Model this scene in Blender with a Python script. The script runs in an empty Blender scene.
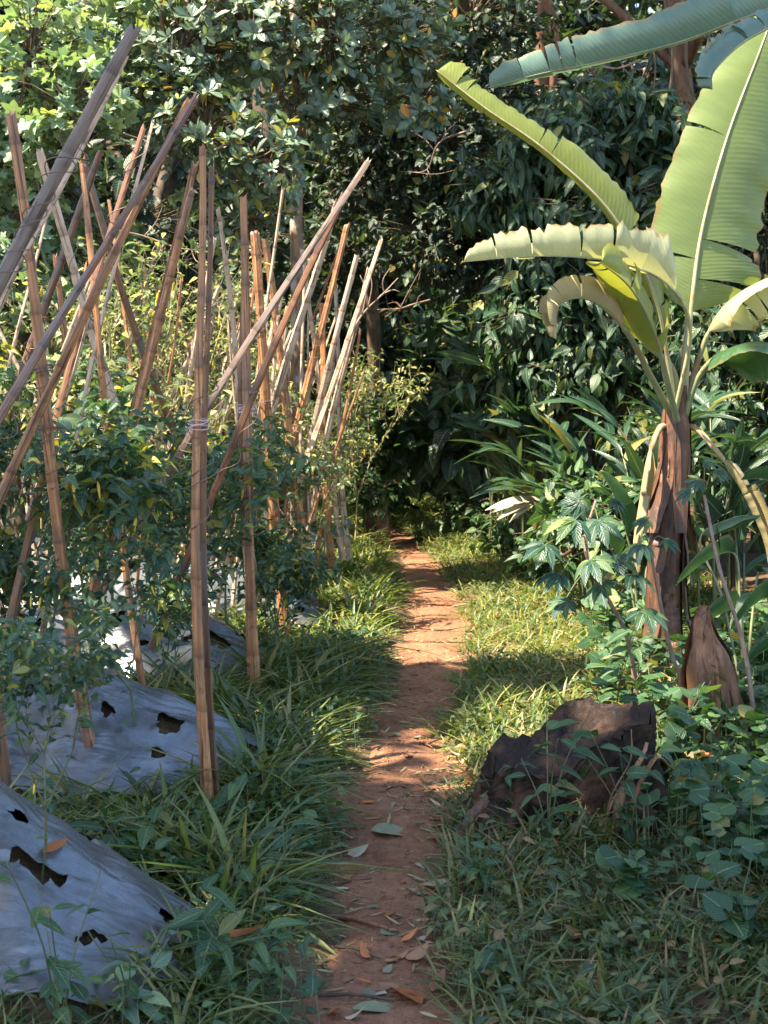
import bpy, math, random
import numpy as np
from mathutils import Vector, Matrix, Quaternion
R = np.random.default_rng(7)
random.seed(7)
rad = math.radians
sc = bpy.context.scene
COL = sc.collection
F = 1407.0      # focal length in pixels; the camera stands at (0,0,1.6) looking along +Y, horizon on row 400
CZ = 1.6

def P(px, py, d):
    return np.array([(px-384.0)/F*d, d, CZ-(py-400.0)/F*d])

# ------------------------------------------------------------------ tagging
def tag(o, label=None, cat=None, group=None, kind=None):
    if label: o['label'] = label
    if cat: o['category'] = cat
    if group: o['group'] = group
    if kind: o['kind'] = kind
    return o

def empty(name, loc=(0, 0, 0), label=None, cat=None, group=None, rz=0.0):
    o = bpy.data.objects.new(name, None)
    o.empty_display_size = 0.1
    o.location = tuple(float(v) for v in loc)
    o.rotation_euler = (0, 0, rz)
    COL.objects.link(o)
    return tag(o, label, cat, group)

def copy_tree(o, parent=None):
    c = o.copy()
    COL.objects.link(c)
    c.parent = parent
    for ch in list(o.children):
        copy_tree(ch, c)
    return c

# ------------------------------------------------------------------ mesh core
class MB:
    """collects triangles; build() links them as one mesh object"""
    def __init__(s):
        s.V = []; s.T = []; s.UV = []; s.M = []; s.n = 0
    def add(s, V, T, UV=None, m=0):
        V = np.asarray(V, float).reshape(-1, 3); T = np.asarray(T, np.int64).reshape(-1, 3)
        if UV is None: UV = np.zeros((len(V), 2))
        s.V.append(V); s.T.append(T+s.n); s.UV.append(np.asarray(UV, float)); s.M.append(np.full(len(T), m, np.int32))
        s.n += len(V)
        return s
    def build(s, name, mats, parent=None, smooth=True, loc=None):
        V = np.concatenate(s.V); T = np.concatenate(s.T); UV = np.concatenate(s.UV); M = np.concatenate(s.M)
        if loc is not None: V = V-np.asarray(loc, float)
        me = bpy.data.meshes.new(name)
        me.vertices.add(len(V)); me.vertices.foreach_set('co', V.astype(np.float32).ravel())
        me.loops.add(len(T)*3); me.loops.foreach_set('vertex_index', T.astype(np.int32).ravel())
        me.polygons.add(len(T)); me.polygons.foreach_set('loop_start', (np.arange(len(T))*3).astype(np.int32))
        me.polygons.foreach_set('loop_total', np.full(len(T), 3, np.int32))
        if not isinstance(mats, (list, tuple)): mats = [mats]
        for m in mats: me.materials.append(m)
        if len(mats) > 1: me.polygons.foreach_set('material_index', M)
        uvl = me.uv_layers.new(name='UVMap')
        uvl.data.foreach_set('uv', UV[T.ravel()].astype(np.float32).ravel())
        me.polygons.foreach_set('use_smooth', np.full(len(T), smooth))
        me.update(calc_edges=True)
        o = bpy.data.objects.new(name, me)
        if loc is not None and parent is None: o.location = tuple(float(v) for v in loc)
        COL.objects.link(o)
        o.parent = parent
        return o

def nrm(a):
    a = np.asarray(a, float)
    return a/np.maximum(np.linalg.norm(a, axis=-1, keepdims=True), 1e-9)

def gridT(nu, nv, close=False):
    """triangles of a grid of nu x nv vertices (index = i*nv+j)"""
    i, j = np.meshgrid(np.arange(nu-1), np.arange(nv if close else nv-1), indexing='ij')
    i = i.ravel(); j = j.ravel(); j2 = (j+1) % nv
    a = i*nv+j; b = i*nv+j2; c = (i+1)*nv+j2; d = (i+1)*nv+j
    return np.concatenate([np.stack([a, b, c], 1), np.stack([a, c, d], 1)])

def spline(pts, n):
    """Catmull-Rom through pts, n samples"""
    p = np.asarray(pts, float); k = len(p)
    q = np.vstack([2*p[0]-p[1], p, 2*p[-1]-p[-2]])
    t = np.linspace(0, k-1-1e-6, n); i = t.astype(int); f = (t-i)[:, None]
    a, b, c, d = q[i], q[i+1], q[i+2], q[i+3]
    return 0.5*((2*b)+(c-a)*f+(2*a-5*b+4*c-d)*f*f+(3*b-a-3*c+d)*f**3)

def frames(p):
    t = nrm(np.gradient(p, axis=0))
    ref = np.array([0, 0, 1.0]) if abs(t[0][2]) < 0.8 else np.array([1.0, 0, 0])
    u = np.zeros_like(t)
    a = np.cross(t[0], ref); a /= np.linalg.norm(a)
    for i in range(len(t)):
        a = a-t[i]*np.dot(a, t[i]); a /= max(np.linalg.norm(a), 1e-9); u[i] = a
    return t, u, np.cross(t, u)

def tube(mb, pts, rr, ns=8, m=0, flat=1.0, lump=0.0, rng=R, cap=True, ridges=0):
    p = np.asarray(pts, float); n = len(p)
    rr = np.broadcast_to(np.asarray(rr, float), (n,)) if np.ndim(rr) else np.full(n, float(rr))
    t, u, w = frames(p)
    th = np.linspace(0, 2*np.pi, ns, endpoint=False)
    k = np.ones((n, ns))
    if lump:
        ph = rng.uniform(0, 6.28, 4)
        z = np.linspace(0, 1, n)[:, None]
        k = k+lump*(0.5*np.sin(2*th+ph[0]+5*z)+0.35*np.sin(3*th+ph[1]-9*z)+0.3*np.sin(5*th+17*z+ph[2]))
        k = k+lump*0.35*rng.normal(size=(n, ns))
    if ridges:
        k = k+0.10*np.sin(ridges*th+rng.uniform(0, 6))[None, :]
    V = p[:, None, :]+rr[:, None, None]*k[..., None]*(np.cos(th)[None, :, None]*u[:, None, :]+flat*np.sin(th)[None, :, None]*w[:, None, :])
    L = np.concatenate([[0], np.cumsum(np.linalg.norm(np.diff(p, axis=0), axis=1))])
    UV = np.stack([np.broadcast_to(th/6.2832, (n, ns)), np.broadcast_to(L[:, None], (n, ns))], -1).reshape(-1, 2)
    V = V.reshape(-1, 3); T = gridT(n, ns, True)
    if cap:
        V = np.vstack([V, p[0], p[-1]]); UV = np.vstack([UV, UV[0], UV[-1]])
        a = np.arange(ns); b = (a+1) % ns
        T = np.vstack([T, np.stack([b, a, np.full(ns, n*ns)], 1), np.stack([a+(n-1)*ns, b+(n-1)*ns, np.full(ns, n*ns+1)], 1)])
    mb.add(V, T, UV, m)
    return mb

def twigs(mb, A, B, r0, r1, m=0, sag=0.0):
    """many 3-sided tapered twigs at once"""
    A = np.asarray(A, float); B = np.asarray(B, float); N = len(A)
    t = nrm(B-A); ref = np.where(np.abs(t[:, 2:3]) < 0.8, [[0, 0, 1.0]], [[1.0, 0, 0]])
    u = nrm(np.cross(t, ref)); w = np.cross(t, u)
    r0 = np.broadcast_to(r0, (N,)); r1 = np.broadcast_to(r1, (N,))
    th = np.array([0, 2.094, 4.189])
    rings = []
    for q, f in ((A, 0), ((A+B)/2+np.array([0, 0, sag]), .5), (B, 1)):
        r = r0*(1-f)+r1*f
        rings.append(q[:, None, :]+r[:, None, None]*(np.cos(th)[None, :, None]*u[:, None, :]+np.sin(th)[None, :, None]*w[:, None, :]))
    V = np.stack(rings, 1).reshape(N, 9, 3)
    T0 = gridT(3, 3, True)
    T = (T0[None]+(np.arange(N)*9)[:, None, None]).reshape(-1, 3)
    UV = np.tile(np.array([[0.5, 0.5]]), (N*9, 1))
    mb.add(V.reshape(-1, 3), T, UV, m)

# ------------------------------------------------------------------ leaf templates
def leafT(nseg=5, a=0.85, b=0.9, fold=0.25, droop=0.25, wid=0.5, pet=0.0, wave=0.0):
    V = []; UV = []
    for i in range(nseg+1):
        t = i/nseg
        w = wid*0.5*(math.sin(math.pi*min(max(t, 0.0), 1.0)**a)**b if 0 < t < 1 else 0.0)+0.006
        y = pet+(1-pet)*t
        z = -droop*y*y
        wv = wave*math.sin(t*14)
        V += [(-w, y, z+fold*w+wv*w), (0, y, z), (w, y, z+fold*w-wv*w)]
        UV += [(0, t), (.5, t), (1, t)]
    T = list(gridT(nseg+1, 3))
    if pet:
        n = len(V); V += [(-.006, 0, 0), (.006, 0, 0)]; UV += [(.5, 0), (.5, 0)]
        T += [np.array([n, n+1, 1]), ]
    return np.array(V), np.array(T), np.array(UV)

def join(parts):
    V = []; T = []; UV = []; n = 0
    for v, t, u in parts:
        V.append(v); T.append(t+n); UV.append(u); n += len(v)
    return np.vstack(V), np.vstack(T), np.vstack(UV)

def rotT(tp, ang, s=1.0, off=(0, 0, 0), tilt=0.0):
    v, t, u = tp
    c, si = math.cos(ang), math.sin(ang)
    v = v*s
    if tilt:
        ct, st = math.cos(tilt), math.sin(tilt)
        v = np.stack([v[:, 0], v[:, 1]*ct-v[:, 2]*st, v[:, 1]*st+v[:, 2]*ct], 1)
    v = np.stack([v[:, 0]*c+v[:, 1]*si, -v[:, 0]*si+v[:, 1]*c, v[:, 2]], 1)+np.array(off)
    return v, t, u

def lobedT(lobes=5, depth=0.42, cup=0.12):
    """palmately lobed leaf as a fan, stalk at the origin"""
    V = [(0, 0.30, 0.0)]; UV = [(.5, .3)]
    n = lobes*6
    for i in range(n+1):
        a = -2.75+5.5*i/n
        ph = (a/5.5*lobes+ (0.5 if lobes % 2 == 0 else 0.0))
        k = abs(((ph+0.5) % 1.0)-0.5)*2
        r = (0.62+0.10*math.cos(a))*(1-depth*k**0.8)
        x = r*math.sin(a); y = 0.30+r*math.cos(a)*0.95
        V.append((x, y, -cup*r*r*2+0.05*math.cos(ph*6.283)))
        UV.append((.5+2*x, y))
    T = [(0, i+2, i+1) for i in range(n)]
    return np.array(V), np.array(T), np.array(UV)

LANCE = leafT(5, .8, .9, .3, .35, .30, .10)
CHILI = leafT(5, .72, .95, .35, .40, .44, .12)
OVATE = leafT(6, .72, .85, .25, .38, .55, .10)
NARROW = leafT(5, .74, .85, .28, .42, .38, .10)
OBOV = leafT(5, 1.35, .8, .22, .12, .42, .06)
SMALL = leafT(3, .8, .8, .25, .2, .5)
BIGOV = leafT(8, .68, .75, .22, .45, .62, .10, .12)
GINGER = leafT(7, .75, .75, .35, .45, .20)
BLADE = leafT(5, .55, .55, .5, .75, .055)
BLADEW = leafT(5, .55, .6, .5, .85, .10)
PALMATE = join([rotT(leafT(4, .95, .8, .25, .3, .33), a, s, (0, 0.0, 0), 0) for a, s in
                ((0, .95), (.55, .88), (-.55, .88), (1.15, .72), (-1.15, .72), (1.8, .5), (-1.8, .5))])
LOBED = lobedT(5, .42)
HEART = lobedT(3, .16, .10)
PINN = join([rotT(leafT(2, .8, .8, .2, .3, .20), s*1.05, .42-.25*abs(i/13-.35), (0, i/14, -.25*(i/14)**2)) for i in range(2, 14) for s in (-1, 1)]
            + [leafT(4, .8, .3, .1, .25, .02)])

def scatter(mb, tp, Pp, Y, N, S, WX=None, ZK=None, m=0):
    V0, T0, U0 = tp
    Pp = np.asarray(Pp, float); n = len(Pp)
    Y = nrm(Y); X = nrm(np.cross(Y, N)); N = np.cross(X, Y)
    S = np.broadcast_to(S, (n,)); WX = np.ones(n) if WX is None else WX; ZK = np.ones(n) if ZK is None else ZK
    V = Pp[:, None, :]+S[:, None, None]*(V0[None, :, 0:1]*WX[:, None, None]*X[:, None, :]+V0[None, :, 1:2]*Y[:, None, :]+V0[None, :, 2:3]*ZK[:, None, None]*N[:, None, :])
    k = len(V0)
    T = (T0[None]+(np.arange(n)*k)[:, None, None]).reshape(-1, 3)
    mb.add(V.reshape(-1, 3), T, np.tile(U0, (n, 1)), m)

def rdir(rng, n):
    return nrm(rng.normal(size=(n, 3)))

# ------------------------------------------------------------------ materials
def newmat(name):
    m = bpy.data.materials.new(name); m.use_nodes = True
    nt = m.node_tree; nt.nodes.clear()
    out = nt.nodes.new('ShaderNodeOutputMaterial')
    return m, nt, nt.nodes.new, out

def L(nt, a, b): nt.links.new(a, b)

def ramp(nt, stops, interp='LINEAR'):
    r = nt.nodes.new('ShaderNodeValToRGB'); r.color_ramp.interpolation = interp
    el = r.color_ramp.elements
    while len(el) < len(stops): el.new(0.5)
    for e, (p, c) in zip(el, stops):
        e.position = p; e.color = (*c, 1)
    return r

def mth(nt, op, a, b=None, clamp=False):
    n = nt.nodes.new('ShaderNodeMath'); n.operation = op; n.use_clamp = clamp
    for i, v in enumerate((a, b)):
        if v is None: continue
        if hasattr(v, 'links'): L(nt, v, n.inputs[i])
        else: n.inputs[i].default_value = v
    return n.outputs[0]

def mix(nt, fac, a, b, mode='MIX'):
    n = nt.nodes.new('ShaderNodeMix'); n.data_type = 'RGBA'; n.blend_type = mode
    for s, v in ((n.inputs[0], fac), (n.inputs[6], a), (n.inputs[7], b)):
        if hasattr(v, 'links'): L(nt, v, s)
        elif isinstance(v, tuple): s.default_value = (*v, 1)
        else: s.default_value = v
    return n.outputs[2]

def noise(nt, coord, scale, detail=4, rough=.55, dist=0.0):
    n = nt.nodes.new('ShaderNodeTexNoise'); n.inputs['Scale'].default_value = scale
    n.inputs['Detail'].default_value = detail; n.inputs['Roughness'].default_value = rough
    n.inputs['Distortion'].default_value = dist
    if coord is not None: L(nt, coord, n.inputs['Vector'])
    return n

def mapping(nt, coord, scale=(1, 1, 1), loc=(0, 0, 0)):
    n = nt.nodes.new('ShaderNodeMapping'); n.inputs['Scale'].default_value = scale; n.inputs['Location'].default_value = loc
    L(nt, coord, n.inputs['Vector']); return n.outputs[0]

def leafmat(name, stops, rough=.42, trans=.35, tcol=(1.25, 1.25, .55), rib=(.5, .55, .3), veins=9.0, spec=.5, blem=0.12):
    m, nt, N, out = newmat(name)
    g = N('ShaderNodeNewGeometry')
    r = ramp(nt, stops); L(nt, g.outputs['Random Per Island'], r.inputs[0])
    tc = N('ShaderNodeTexCoord')
    nz = noise(nt, tc.outputs['Object'], 2.3, 3)
    c = mix(nt, 1.0, r.outputs[0], mix(nt, nz.outputs[0], (.62, .66, .66), (1.3, 1.3, 1.15)), 'MULTIPLY')
    # blemishes and yellowed patches
    nb = noise(nt, tc.outputs['Object'], 38, 2)
    bl = mth(nt, 'MULTIPLY', mth(nt, 'GREATER_THAN', nb.outputs[0], .66), blem)
    c = mix(nt, bl, c, (.22, .14, .04))
    uv = N('ShaderNodeUVMap'); sp = N('ShaderNodeSeparateXYZ'); L(nt, uv.outputs[0], sp.inputs[0])
    du = mth(nt, 'ABSOLUTE', mth(nt, 'SUBTRACT', sp.outputs[0], .5))
    mid = mth(nt, 'LESS_THAN', du, .026)
    c = mix(nt, mth(nt, 'MULTIPLY', mid, .38), c, rib)
    vv = mth(nt, 'SINE', mth(nt, 'MULTIPLY', mth(nt, 'ADD', sp.outputs[1], mth(nt, 'MULTIPLY', du, -.45)), veins*6.283))
    bump = N('ShaderNodeBump'); bump.inputs['Strength'].default_value = .35; bump.inputs['Distance'].default_value = .004
    L(nt, vv, bump.inputs['Height'])
    under = mix(nt, 1.0, c, (1.25, 1.2, 1.15), 'MULTIPLY')
    cc = mix(nt, g.outputs['Backfacing'], c, under)
    p = N('ShaderNodeBsdfPrincipled'); L(nt, cc, p.inputs['Base Color']); p.inputs['Roughness'].default_value = rough
    rr = mix(nt, nb.outputs[0], (rough-.12,)*3, (rough+.2,)*3); L(nt, rr, p.inputs['Roughness'])
    p.inputs['Specular IOR Level'].default_value = spec
    L(nt, bump.outputs[0], p.inputs['Normal'])
    t = N('ShaderNodeBsdfTranslucent'); L(nt, mix(nt, 1.0, c, tcol, 'MULTIPLY'), t.inputs[0])
    mx = N('ShaderNodeMixShader'); mx.inputs[0].default_value = trans
    L(nt, p.outputs[0], mx.inputs[1]); L(nt, t.outputs[0], mx.inputs[2]); L(nt, mx.outputs[0], out.inputs[0])
    return m

def barkmat(name, c1, c2, c3=None, scale=6, stretch=.25, rough=.85, bumpd=.02, spec=.3):
    m, nt, N, out = newmat(name)
    tc = N('ShaderNodeTexCoord')
    mp = mapping(nt, tc.outputs['Object'], (1, 1, stretch))
    n1 = noise(nt, mp, scale*3, 6, .65, .6)
    r = ramp(nt, [(.3, c1), (.7, c2)]); L(nt, n1.outputs[0], r.inputs[0]); c = r.outputs[0]
    if c3:
        n2 = noise(nt, tc.outputs['Object'], scale, 4, .6)
        k = ramp(nt, [(.5, (0, 0, 0)), (.62, (1, 1, 1))]); L(nt, n2.outputs[0], k.inputs[0])
        c = mix(nt, k.outputs[0], c, c3)
    p = N('ShaderNodeBsdfPrincipled'); L(nt, c, p.inputs['Base Color']); p.inputs['Roughness'].default_value = rough
    p.inputs['Specular IOR Level'].default_value = spec
    b = N('ShaderNodeBump'); b.inputs['Distance'].default_value = bumpd; b.inputs['Strength'].default_value = .8
    L(nt, n1.outputs[0], b.inputs['Height']); L(nt, b.outputs[0], p.inputs['Normal']); L(nt, p.outputs[0], out.inputs[0])
    return m

def bamboomat(name, c1, c2, grey, gk=.5):
    m, nt, N, out = newmat(name)
    tc = N('ShaderNodeTexCoord'); oi = N('ShaderNodeObjectInfo')
    add = N('ShaderNodeVectorMath'); add.operation = 'ADD'
    L(nt, tc.outputs['Object'], add.inputs[0])
    comb = N('ShaderNodeCombineXYZ'); k = mth(nt, 'MULTIPLY', oi.outputs['Random'], 37.0)
    for i in range(3): L(nt, k, comb.inputs[i])
    L(nt, comb.outputs[0], add.inputs[1])
    fib = noise(nt, mapping(nt, add.outputs[0], (90, 90, 2.2)), 1.0, 5, .6)
    big = noise(nt, mapping(nt, add.outputs[0], (6, 6, 2.2)), 1.0, 3, .6)
    r = ramp(nt, [(.28, c1), (.72, c2)]); L(nt, fib.outputs[0], r.inputs[0])
    rg = ramp(nt, [(gk-.06, (0, 0, 0)), (gk+.12, (1, 1, 1))]); L(nt, big.outputs[0], rg.inputs[0])
    c = mix(nt, rg.outputs[0], r.outputs[0], grey)
    # dark stain just under each node, from the ring distance stored in the UV
    uv = N('ShaderNodeUVMap'); sp = N('ShaderNodeSeparateXYZ'); L(nt, uv.outputs[0], sp.inputs[0])
    rn = ramp(nt, [(0.0, (.28, .25, .23)), (.018, (.6, .55, .5)), (.07, (1, 1, 1))]); L(nt, sp.outputs[1], rn.inputs[0])
    c = mix(nt, 1.0, c, rn.outputs[0], 'MULTIPLY')
    # weathered split face is paler and furry, u<0.5
    inner = mth(nt, 'LESS_THAN', sp.outputs[0], .42)
    c = mix(nt, mth(nt, 'MULTIPLY', inner, .5), c, (.44, .31, .21))
    md = noise(nt, add.outputs[0], 23, 5, .7)
    rm = ramp(nt, [(.56, (0, 0, 0)), (.68, (1, 1, 1))]); L(nt, md.outputs[0], rm.inputs[0])
    c = mix(nt, mth(nt, 'MULTIPLY', rm.outputs[0], .6), c, (.07, .05, .04))
    crk = noise(nt, mapping(nt, add.outputs[0], (120, 120, 1.1)), 1.0, 2, .5)
    rc = ramp(nt, [(.60, (0, 0, 0)), (.64, (1, 1, 1))]); L(nt, crk.outputs[0], rc.inputs[0])
    c = mix(nt, mth(nt, 'MULTIPLY', rc.outputs[0], .75), c, (.035, .02, .012))
    p = N('ShaderNodeBsdfPrincipled'); L(nt, c, p.inputs['Base Color']); p.inputs['Roughness'].default_value = .48
    b = N('ShaderNodeBump'); b.inputs['Distance'].default_value = .003; b.inputs['Strength'].default_value = .7
    L(nt, fib.outputs[0], b.inputs['Height']); L(nt, b.outputs[0], p.inputs['Normal']); L(nt, p.outputs[0], out.inputs[0])
    return m

G = {}
G['chili'] = leafmat('chili_leaf', [(0, (.05, .10, .04)), (.45, (.12, .18, .07)), (.75, (.26, .29, .13)), (.93, (.44, .42, .24)), (.97, (.58, .50, .26)), (1, (.60, .52, .30))], .36, .45, (1.3, 1.22, .75))  # sunlit copy of the chilli leaf, brightness put into the colour
G['chili_shade'] = leafmat('chili_leaf_deep', [(0, (.028, .075, .050)), (.5, (.050, .115, .070)), (.86, (.11, .17, .065)), (.985, (.4, .34, .05)), (1, (.45, .36, .06))], .34, .32, (1.3, 1.3, .5))  # shaded copy of the same chilli leaf, shade put into the colour
G['lobed'] = leafmat('lobed_leaf', [(0, (.12, .20, .14)), (.6, (.22, .32, .22)), (1, (.34, .40, .20))], .42, .35, (1.3, 1.3, .5))
G['whorl'] = leafmat('whorled_leaf', [(0, (.045, .09, .06)), (.5, (.10, .16, .11)), (.93, (.17, .23, .15)), (.975, (.40, .38, .05)), (1, (.5, .22, .04))], .30, .22, (1.3, 1.25, .5), spec=.8)
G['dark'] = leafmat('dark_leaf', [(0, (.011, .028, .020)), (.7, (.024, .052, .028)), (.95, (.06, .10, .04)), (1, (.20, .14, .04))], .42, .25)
G['droop'] = leafmat('drooping_leaf', [(0, (.014, .042, .024)), (.6, (.028, .070, .034)), (.92, (.060, .105, .038)), (1, (.20, .20, .05))], .38, .28, spec=.5)  # base darkened in place of shade on the drooping leaves
G['ginger'] = leafmat('ginger_leaf', [(0, (.015, .044, .028)), (.7, (.032, .080, .044)), (.93, (.075, .12, .045)), (1, (.30, .24, .08))], .32, .30, spec=.6, veins=14)  # ginger colour lowered to stand in for missing shade
G['cassava'] = leafmat('cassava_leaf', [(0, (.016, .055, .040)), (.6, (.030, .085, .052)), (.85, (.09, .15, .045)), (1, (.30, .32, .06))], .38, .32)  # darker base carries the shade over the cassava
G['weed'] = leafmat('weed_leaf', [(0, (.026, .068, .030)), (.6, (.048, .115, .045)), (.93, (.09, .16, .05)), (1, (.22, .17, .05))], .38, .3)
G['cover'] = leafmat('ground_cover_leaf', [(0, (.032, .060, .024)), (.5, (.062, .110, .038)), (.80, (.12, .155, .05)), (.90, (.22, .15, .06)), (1, (.30, .17, .08))], .42, .3)
G['grass'] = leafmat('verge_grass_blade', [(0, (.050, .085, .028)), (.45, (.095, .145, .042)), (.76, (.19, .22, .065)), (.97, (.28, .24, .10)), (1, (.36, .28, .14))], .34, .38, veins=0.5, spec=.6)
G['lawn'] = leafmat('short_grass_blade', [(0, (.065, .11, .03)), (.5, (.12, .18, .045)), (.82, (.22, .25, .07)), (.90, (.40, .33, .15)), (1, (.48, .38, .20))], .42, .42, veins=0.5)  # grass blade coloured as sunlit, brighter and yellower
G['lawnshade'] = leafmat('shaded_grass_blade', [(0, (.055, .085, .026)), (.5, (.11, .14, .04)), (.8, (.20, .20, .06)), (.9, (.26, .17, .08)), (1, (.34, .22, .11))], .4, .35, veins=.5)  # same blade coloured darker for the shaded foreground
G['canopy'] = leafmat('canopy_leaf', [(0, (.03, .07, .03)), (1, (.07, .13, .05))], .45, .25)
BAM = [bamboomat('bamboo_orange', (.14, .05, .020), (.56, .27, .115), (.15, .10, .075), .58),
       bamboomat('bamboo_brown', (.065, .028, .013), (.25, .11, .05), (.11, .085, .07), .55),
       bamboomat('bamboo_pale', (.34, .22, .14), (.62, .47, .35), (.35, .28, .23), .62),
       bamboomat('bamboo_grey', (.10, .065, .05), (.26, .165, .11), (.16, .12, .10), .50)]
BARK = barkmat('bark', (.035, .024, .018), (.11, .075, .05), (.09, .095, .06), 5)
BARKL = barkmat('pale_bark', (.12, .07, .045), (.34, .23, .15), (.42, .37, .30), 7)
TWIG = barkmat('twig', (.07, .05, .03), (.16, .11, .07), None, 8)
GSTEM = barkmat('green_stem', (.05, .075, .025), (.11, .14, .05), (.12, .08, .045), 9, spec=.5, rough=.5, bumpd=.003)
CSTEM = barkmat('cassava_stem', (.13, .075, .05), (.27, .16, .11), (.2, .17, .13), 14, spec=.4, rough=.6, bumpd=.004)

def soilmat(name, c1, c2, c3, leafy=.0):
    m, nt, N, out = newmat(name)
    tc = N('ShaderNodeTexCoord'); co = tc.outputs['Object']
    n1 = noise(nt, co, 1.7, 6, .65); n2 = noise(nt, co, 26, 6, .7); n3 = noise(nt, co, 130, 3, .6)
    r = ramp(nt, [(.32, c1), (.52, c2), (.74, c3)])
    L(nt, mth(nt, 'ADD', mth(nt, 'MULTIPLY', n1.outputs[0], .55), mth(nt, 'MULTIPLY', n2.outputs[0], .45)), r.inputs[0])
    c = mix(nt, 1.0, r.outputs[0], mix(nt, n3.outputs[0], (.72, .72, .72), (1.28, 1.26, 1.22)), 'MULTIPLY')
    if leafy:
        v = N('ShaderNodeTexVoronoi'); v.inputs['Scale'].default_value = 34; L(nt, co, v.inputs['Vector'])
        s = N('ShaderNodeSeparateColor'); L(nt, v.outputs['Color'], s.inputs[0])
        k = mth(nt, 'GREATER_THAN', s.outputs[0], 1-leafy)
        c = mix(nt, k, c, mix(nt, s.outputs[1], (.16, .085, .04), (.09, .10, .03)))
    p = N('ShaderNodeBsdfPrincipled'); L(nt, c, p.inputs['Base Color']); p.inputs['Roughness'].default_value = .82
    p.inputs['Specular IOR Level'].default_value = .35
    b = N('ShaderNodeBump'); b.inputs['Distance'].default_value = .02; b.inputs['Strength'].default_value = .9
    L(nt, mth(nt, 'ADD', n2.outputs[0], mth(nt, 'MULTIPLY', n3.outputs[0], .35)), b.inputs['Height'])
    L(nt, b.outputs[0], p.inputs['Normal']); L(nt, p.outputs[0], out.inputs[0])
    return m
SOIL = soilmat('forest_soil', (.04, .025, .014), (.095, .055, .03), (.17, .095, .05), .35)
PATHM = soilmat('red_path_soil', (.085, .038, .019), (.235, .108, .055), (.37, .20, .115))

def filmmat():
    m, nt, N, out = newmat('silver_plastic_film')
    tc = N('ShaderNodeTexCoord'); co = tc.outputs['Object']
    wr = noise(nt, mapping(nt, co, (1.3, 4.5, 3.0)), 1.3, 3, .5, .8)
    fine = noise(nt, mapping(nt, co, (9, 30, 20)), 2.0, 4, .6, .5)
    dirt = noise(nt, co, 3.4, 6, .7)
    r = ramp(nt, [(.40, (.145, .165, .185)), (.54, (.085, .095, .105)), (.66, (.05, .04, .03))]); L(nt, dirt.outputs[0], r.inputs[0])
    c = r.outputs[0]
    spk = noise(nt, co, 60, 3, .7)
    rs = ramp(nt, [(.64, (0, 0, 0)), (.72, (1, 1, 1))]); L(nt, spk.outputs[0], rs.inputs[0])
    c = mix(nt, mth(nt, 'MULTIPLY', rs.outputs[0], .55), c, (.09, .065, .045))
    p = N('ShaderNodeBsdfPrincipled'); L(nt, c, p.inputs['Base Color']); p.inputs['Metallic'].default_value = .3; p.inputs['Specular IOR Level'].default_value = 1.0
    rr = ramp(nt, [(.38, (.20,)*3), (.66, (.42,)*3)]); L(nt, dirt.outputs[0], rr.inputs[0]); L(nt, rr.outputs[0], p.inputs['Roughness'])
    b = N('ShaderNodeBump'); b.inputs['Distance'].default_value = .06; b.inputs['Strength'].default_value = .6
    cr = noise(nt, mapping(nt, co, (3.5, 42, 34)), 1.0, 3, .6, .35)
    L(nt, mth(nt, 'ADD', wr.outputs[0], mth(nt, 'ADD', mth(nt, 'MULTIPLY', fine.outputs[0], .05), mth(nt, 'MULTIPLY', cr.outputs[0], .07))), b.inputs['Height'])
    L(nt, b.outputs[0], p.inputs['Normal']); L(nt, p.outputs[0], out.inputs[0])
    return m
FILM = filmmat()

def plain(name, col, rough=.6, spec=.4, var=.25, scale=30, trans=0):
    m, nt, N, out = newmat(name)
    tc = N('ShaderNodeTexCoord'); n1 = noise(nt, tc.outputs['Object'], scale, 5, .6)
    oi = N('ShaderNodeObjectInfo')
    c = mix(nt, n1.outputs[0], tuple(v*(1-var*2) for v in col), tuple(min(1, v*(1+var*1.4)) for v in col))
    c = mix(nt, 1.0, c, mix(nt, oi.outputs['Random'], (.75, .75, .75), (1.25, 1.22, 1.2)), 'MULTIPLY')
    p = N('ShaderNodeBsdfPrincipled'); L(nt, c, p.inputs['Base Color']); p.inputs['Roughness'].default_value = rough
    p.inputs['Specular IOR Level'].default_value = spec
    b = N('ShaderNodeBump'); b.inputs['Distance'].default_value = .004; b.inputs['Strength'].default_value = .6
    L(nt, n1.outputs[0], b.inputs['Height']); L(nt, b.outputs[0], p.inputs['Normal'])
    if trans:
        t = N('ShaderNodeBsdfTranslucent'); L(nt, c, t.inputs[0]); mx = N('ShaderNodeMixShader'); mx.inputs[0].default_value = trans
        L(nt, p.outputs[0], mx.inputs[1]); L(nt, t.outputs[0], mx.inputs[2]); L(nt, mx.outputs[0], out.inputs[0])
    else: L(nt, p.outputs[0], out.inputs[0])
    return m
DRY = plain('dry_leaf_brown', (.30, .15, .075), .6, trans=.15)
DRYO = plain('dry_leaf_orange', (.48, .16, .05), .5, trans=.2)
DRYP = plain('dry_leaf_pale', (.42, .38, .26), .6, trans=.15)
DRYG = plain('dry_leaf_greygreen', (.17, .18, .10), .6, trans=.1)
PEPPER = plain('yellow_pepper', (.72, .50, .05), .28, .6, .12)
TWINE = plain('twine', (.50, .38, .36), .8, var=.2)
WIRE = plain('dry_tendril', (.20, .14, .10), .8)
STRAW = leafmat('straw', [(0, (.16, .10, .05)), (.5, (.30, .20, .10)), (1, (.44, .32, .18))], .6, .15, (1, 1, 1), veins=.5)
SHEATH = barkmat('banana_dry_sheath', (.022, .010, .006), (.19, .082, .038), (.05, .025, .015), 9, .10, .55, .015, .5)
SHEATH2 = barkmat('withered_leaf_brown', (.05, .022, .012), (.32, .15, .07), (.16, .07, .03), 9, .10, .6, .015, .4)
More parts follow.
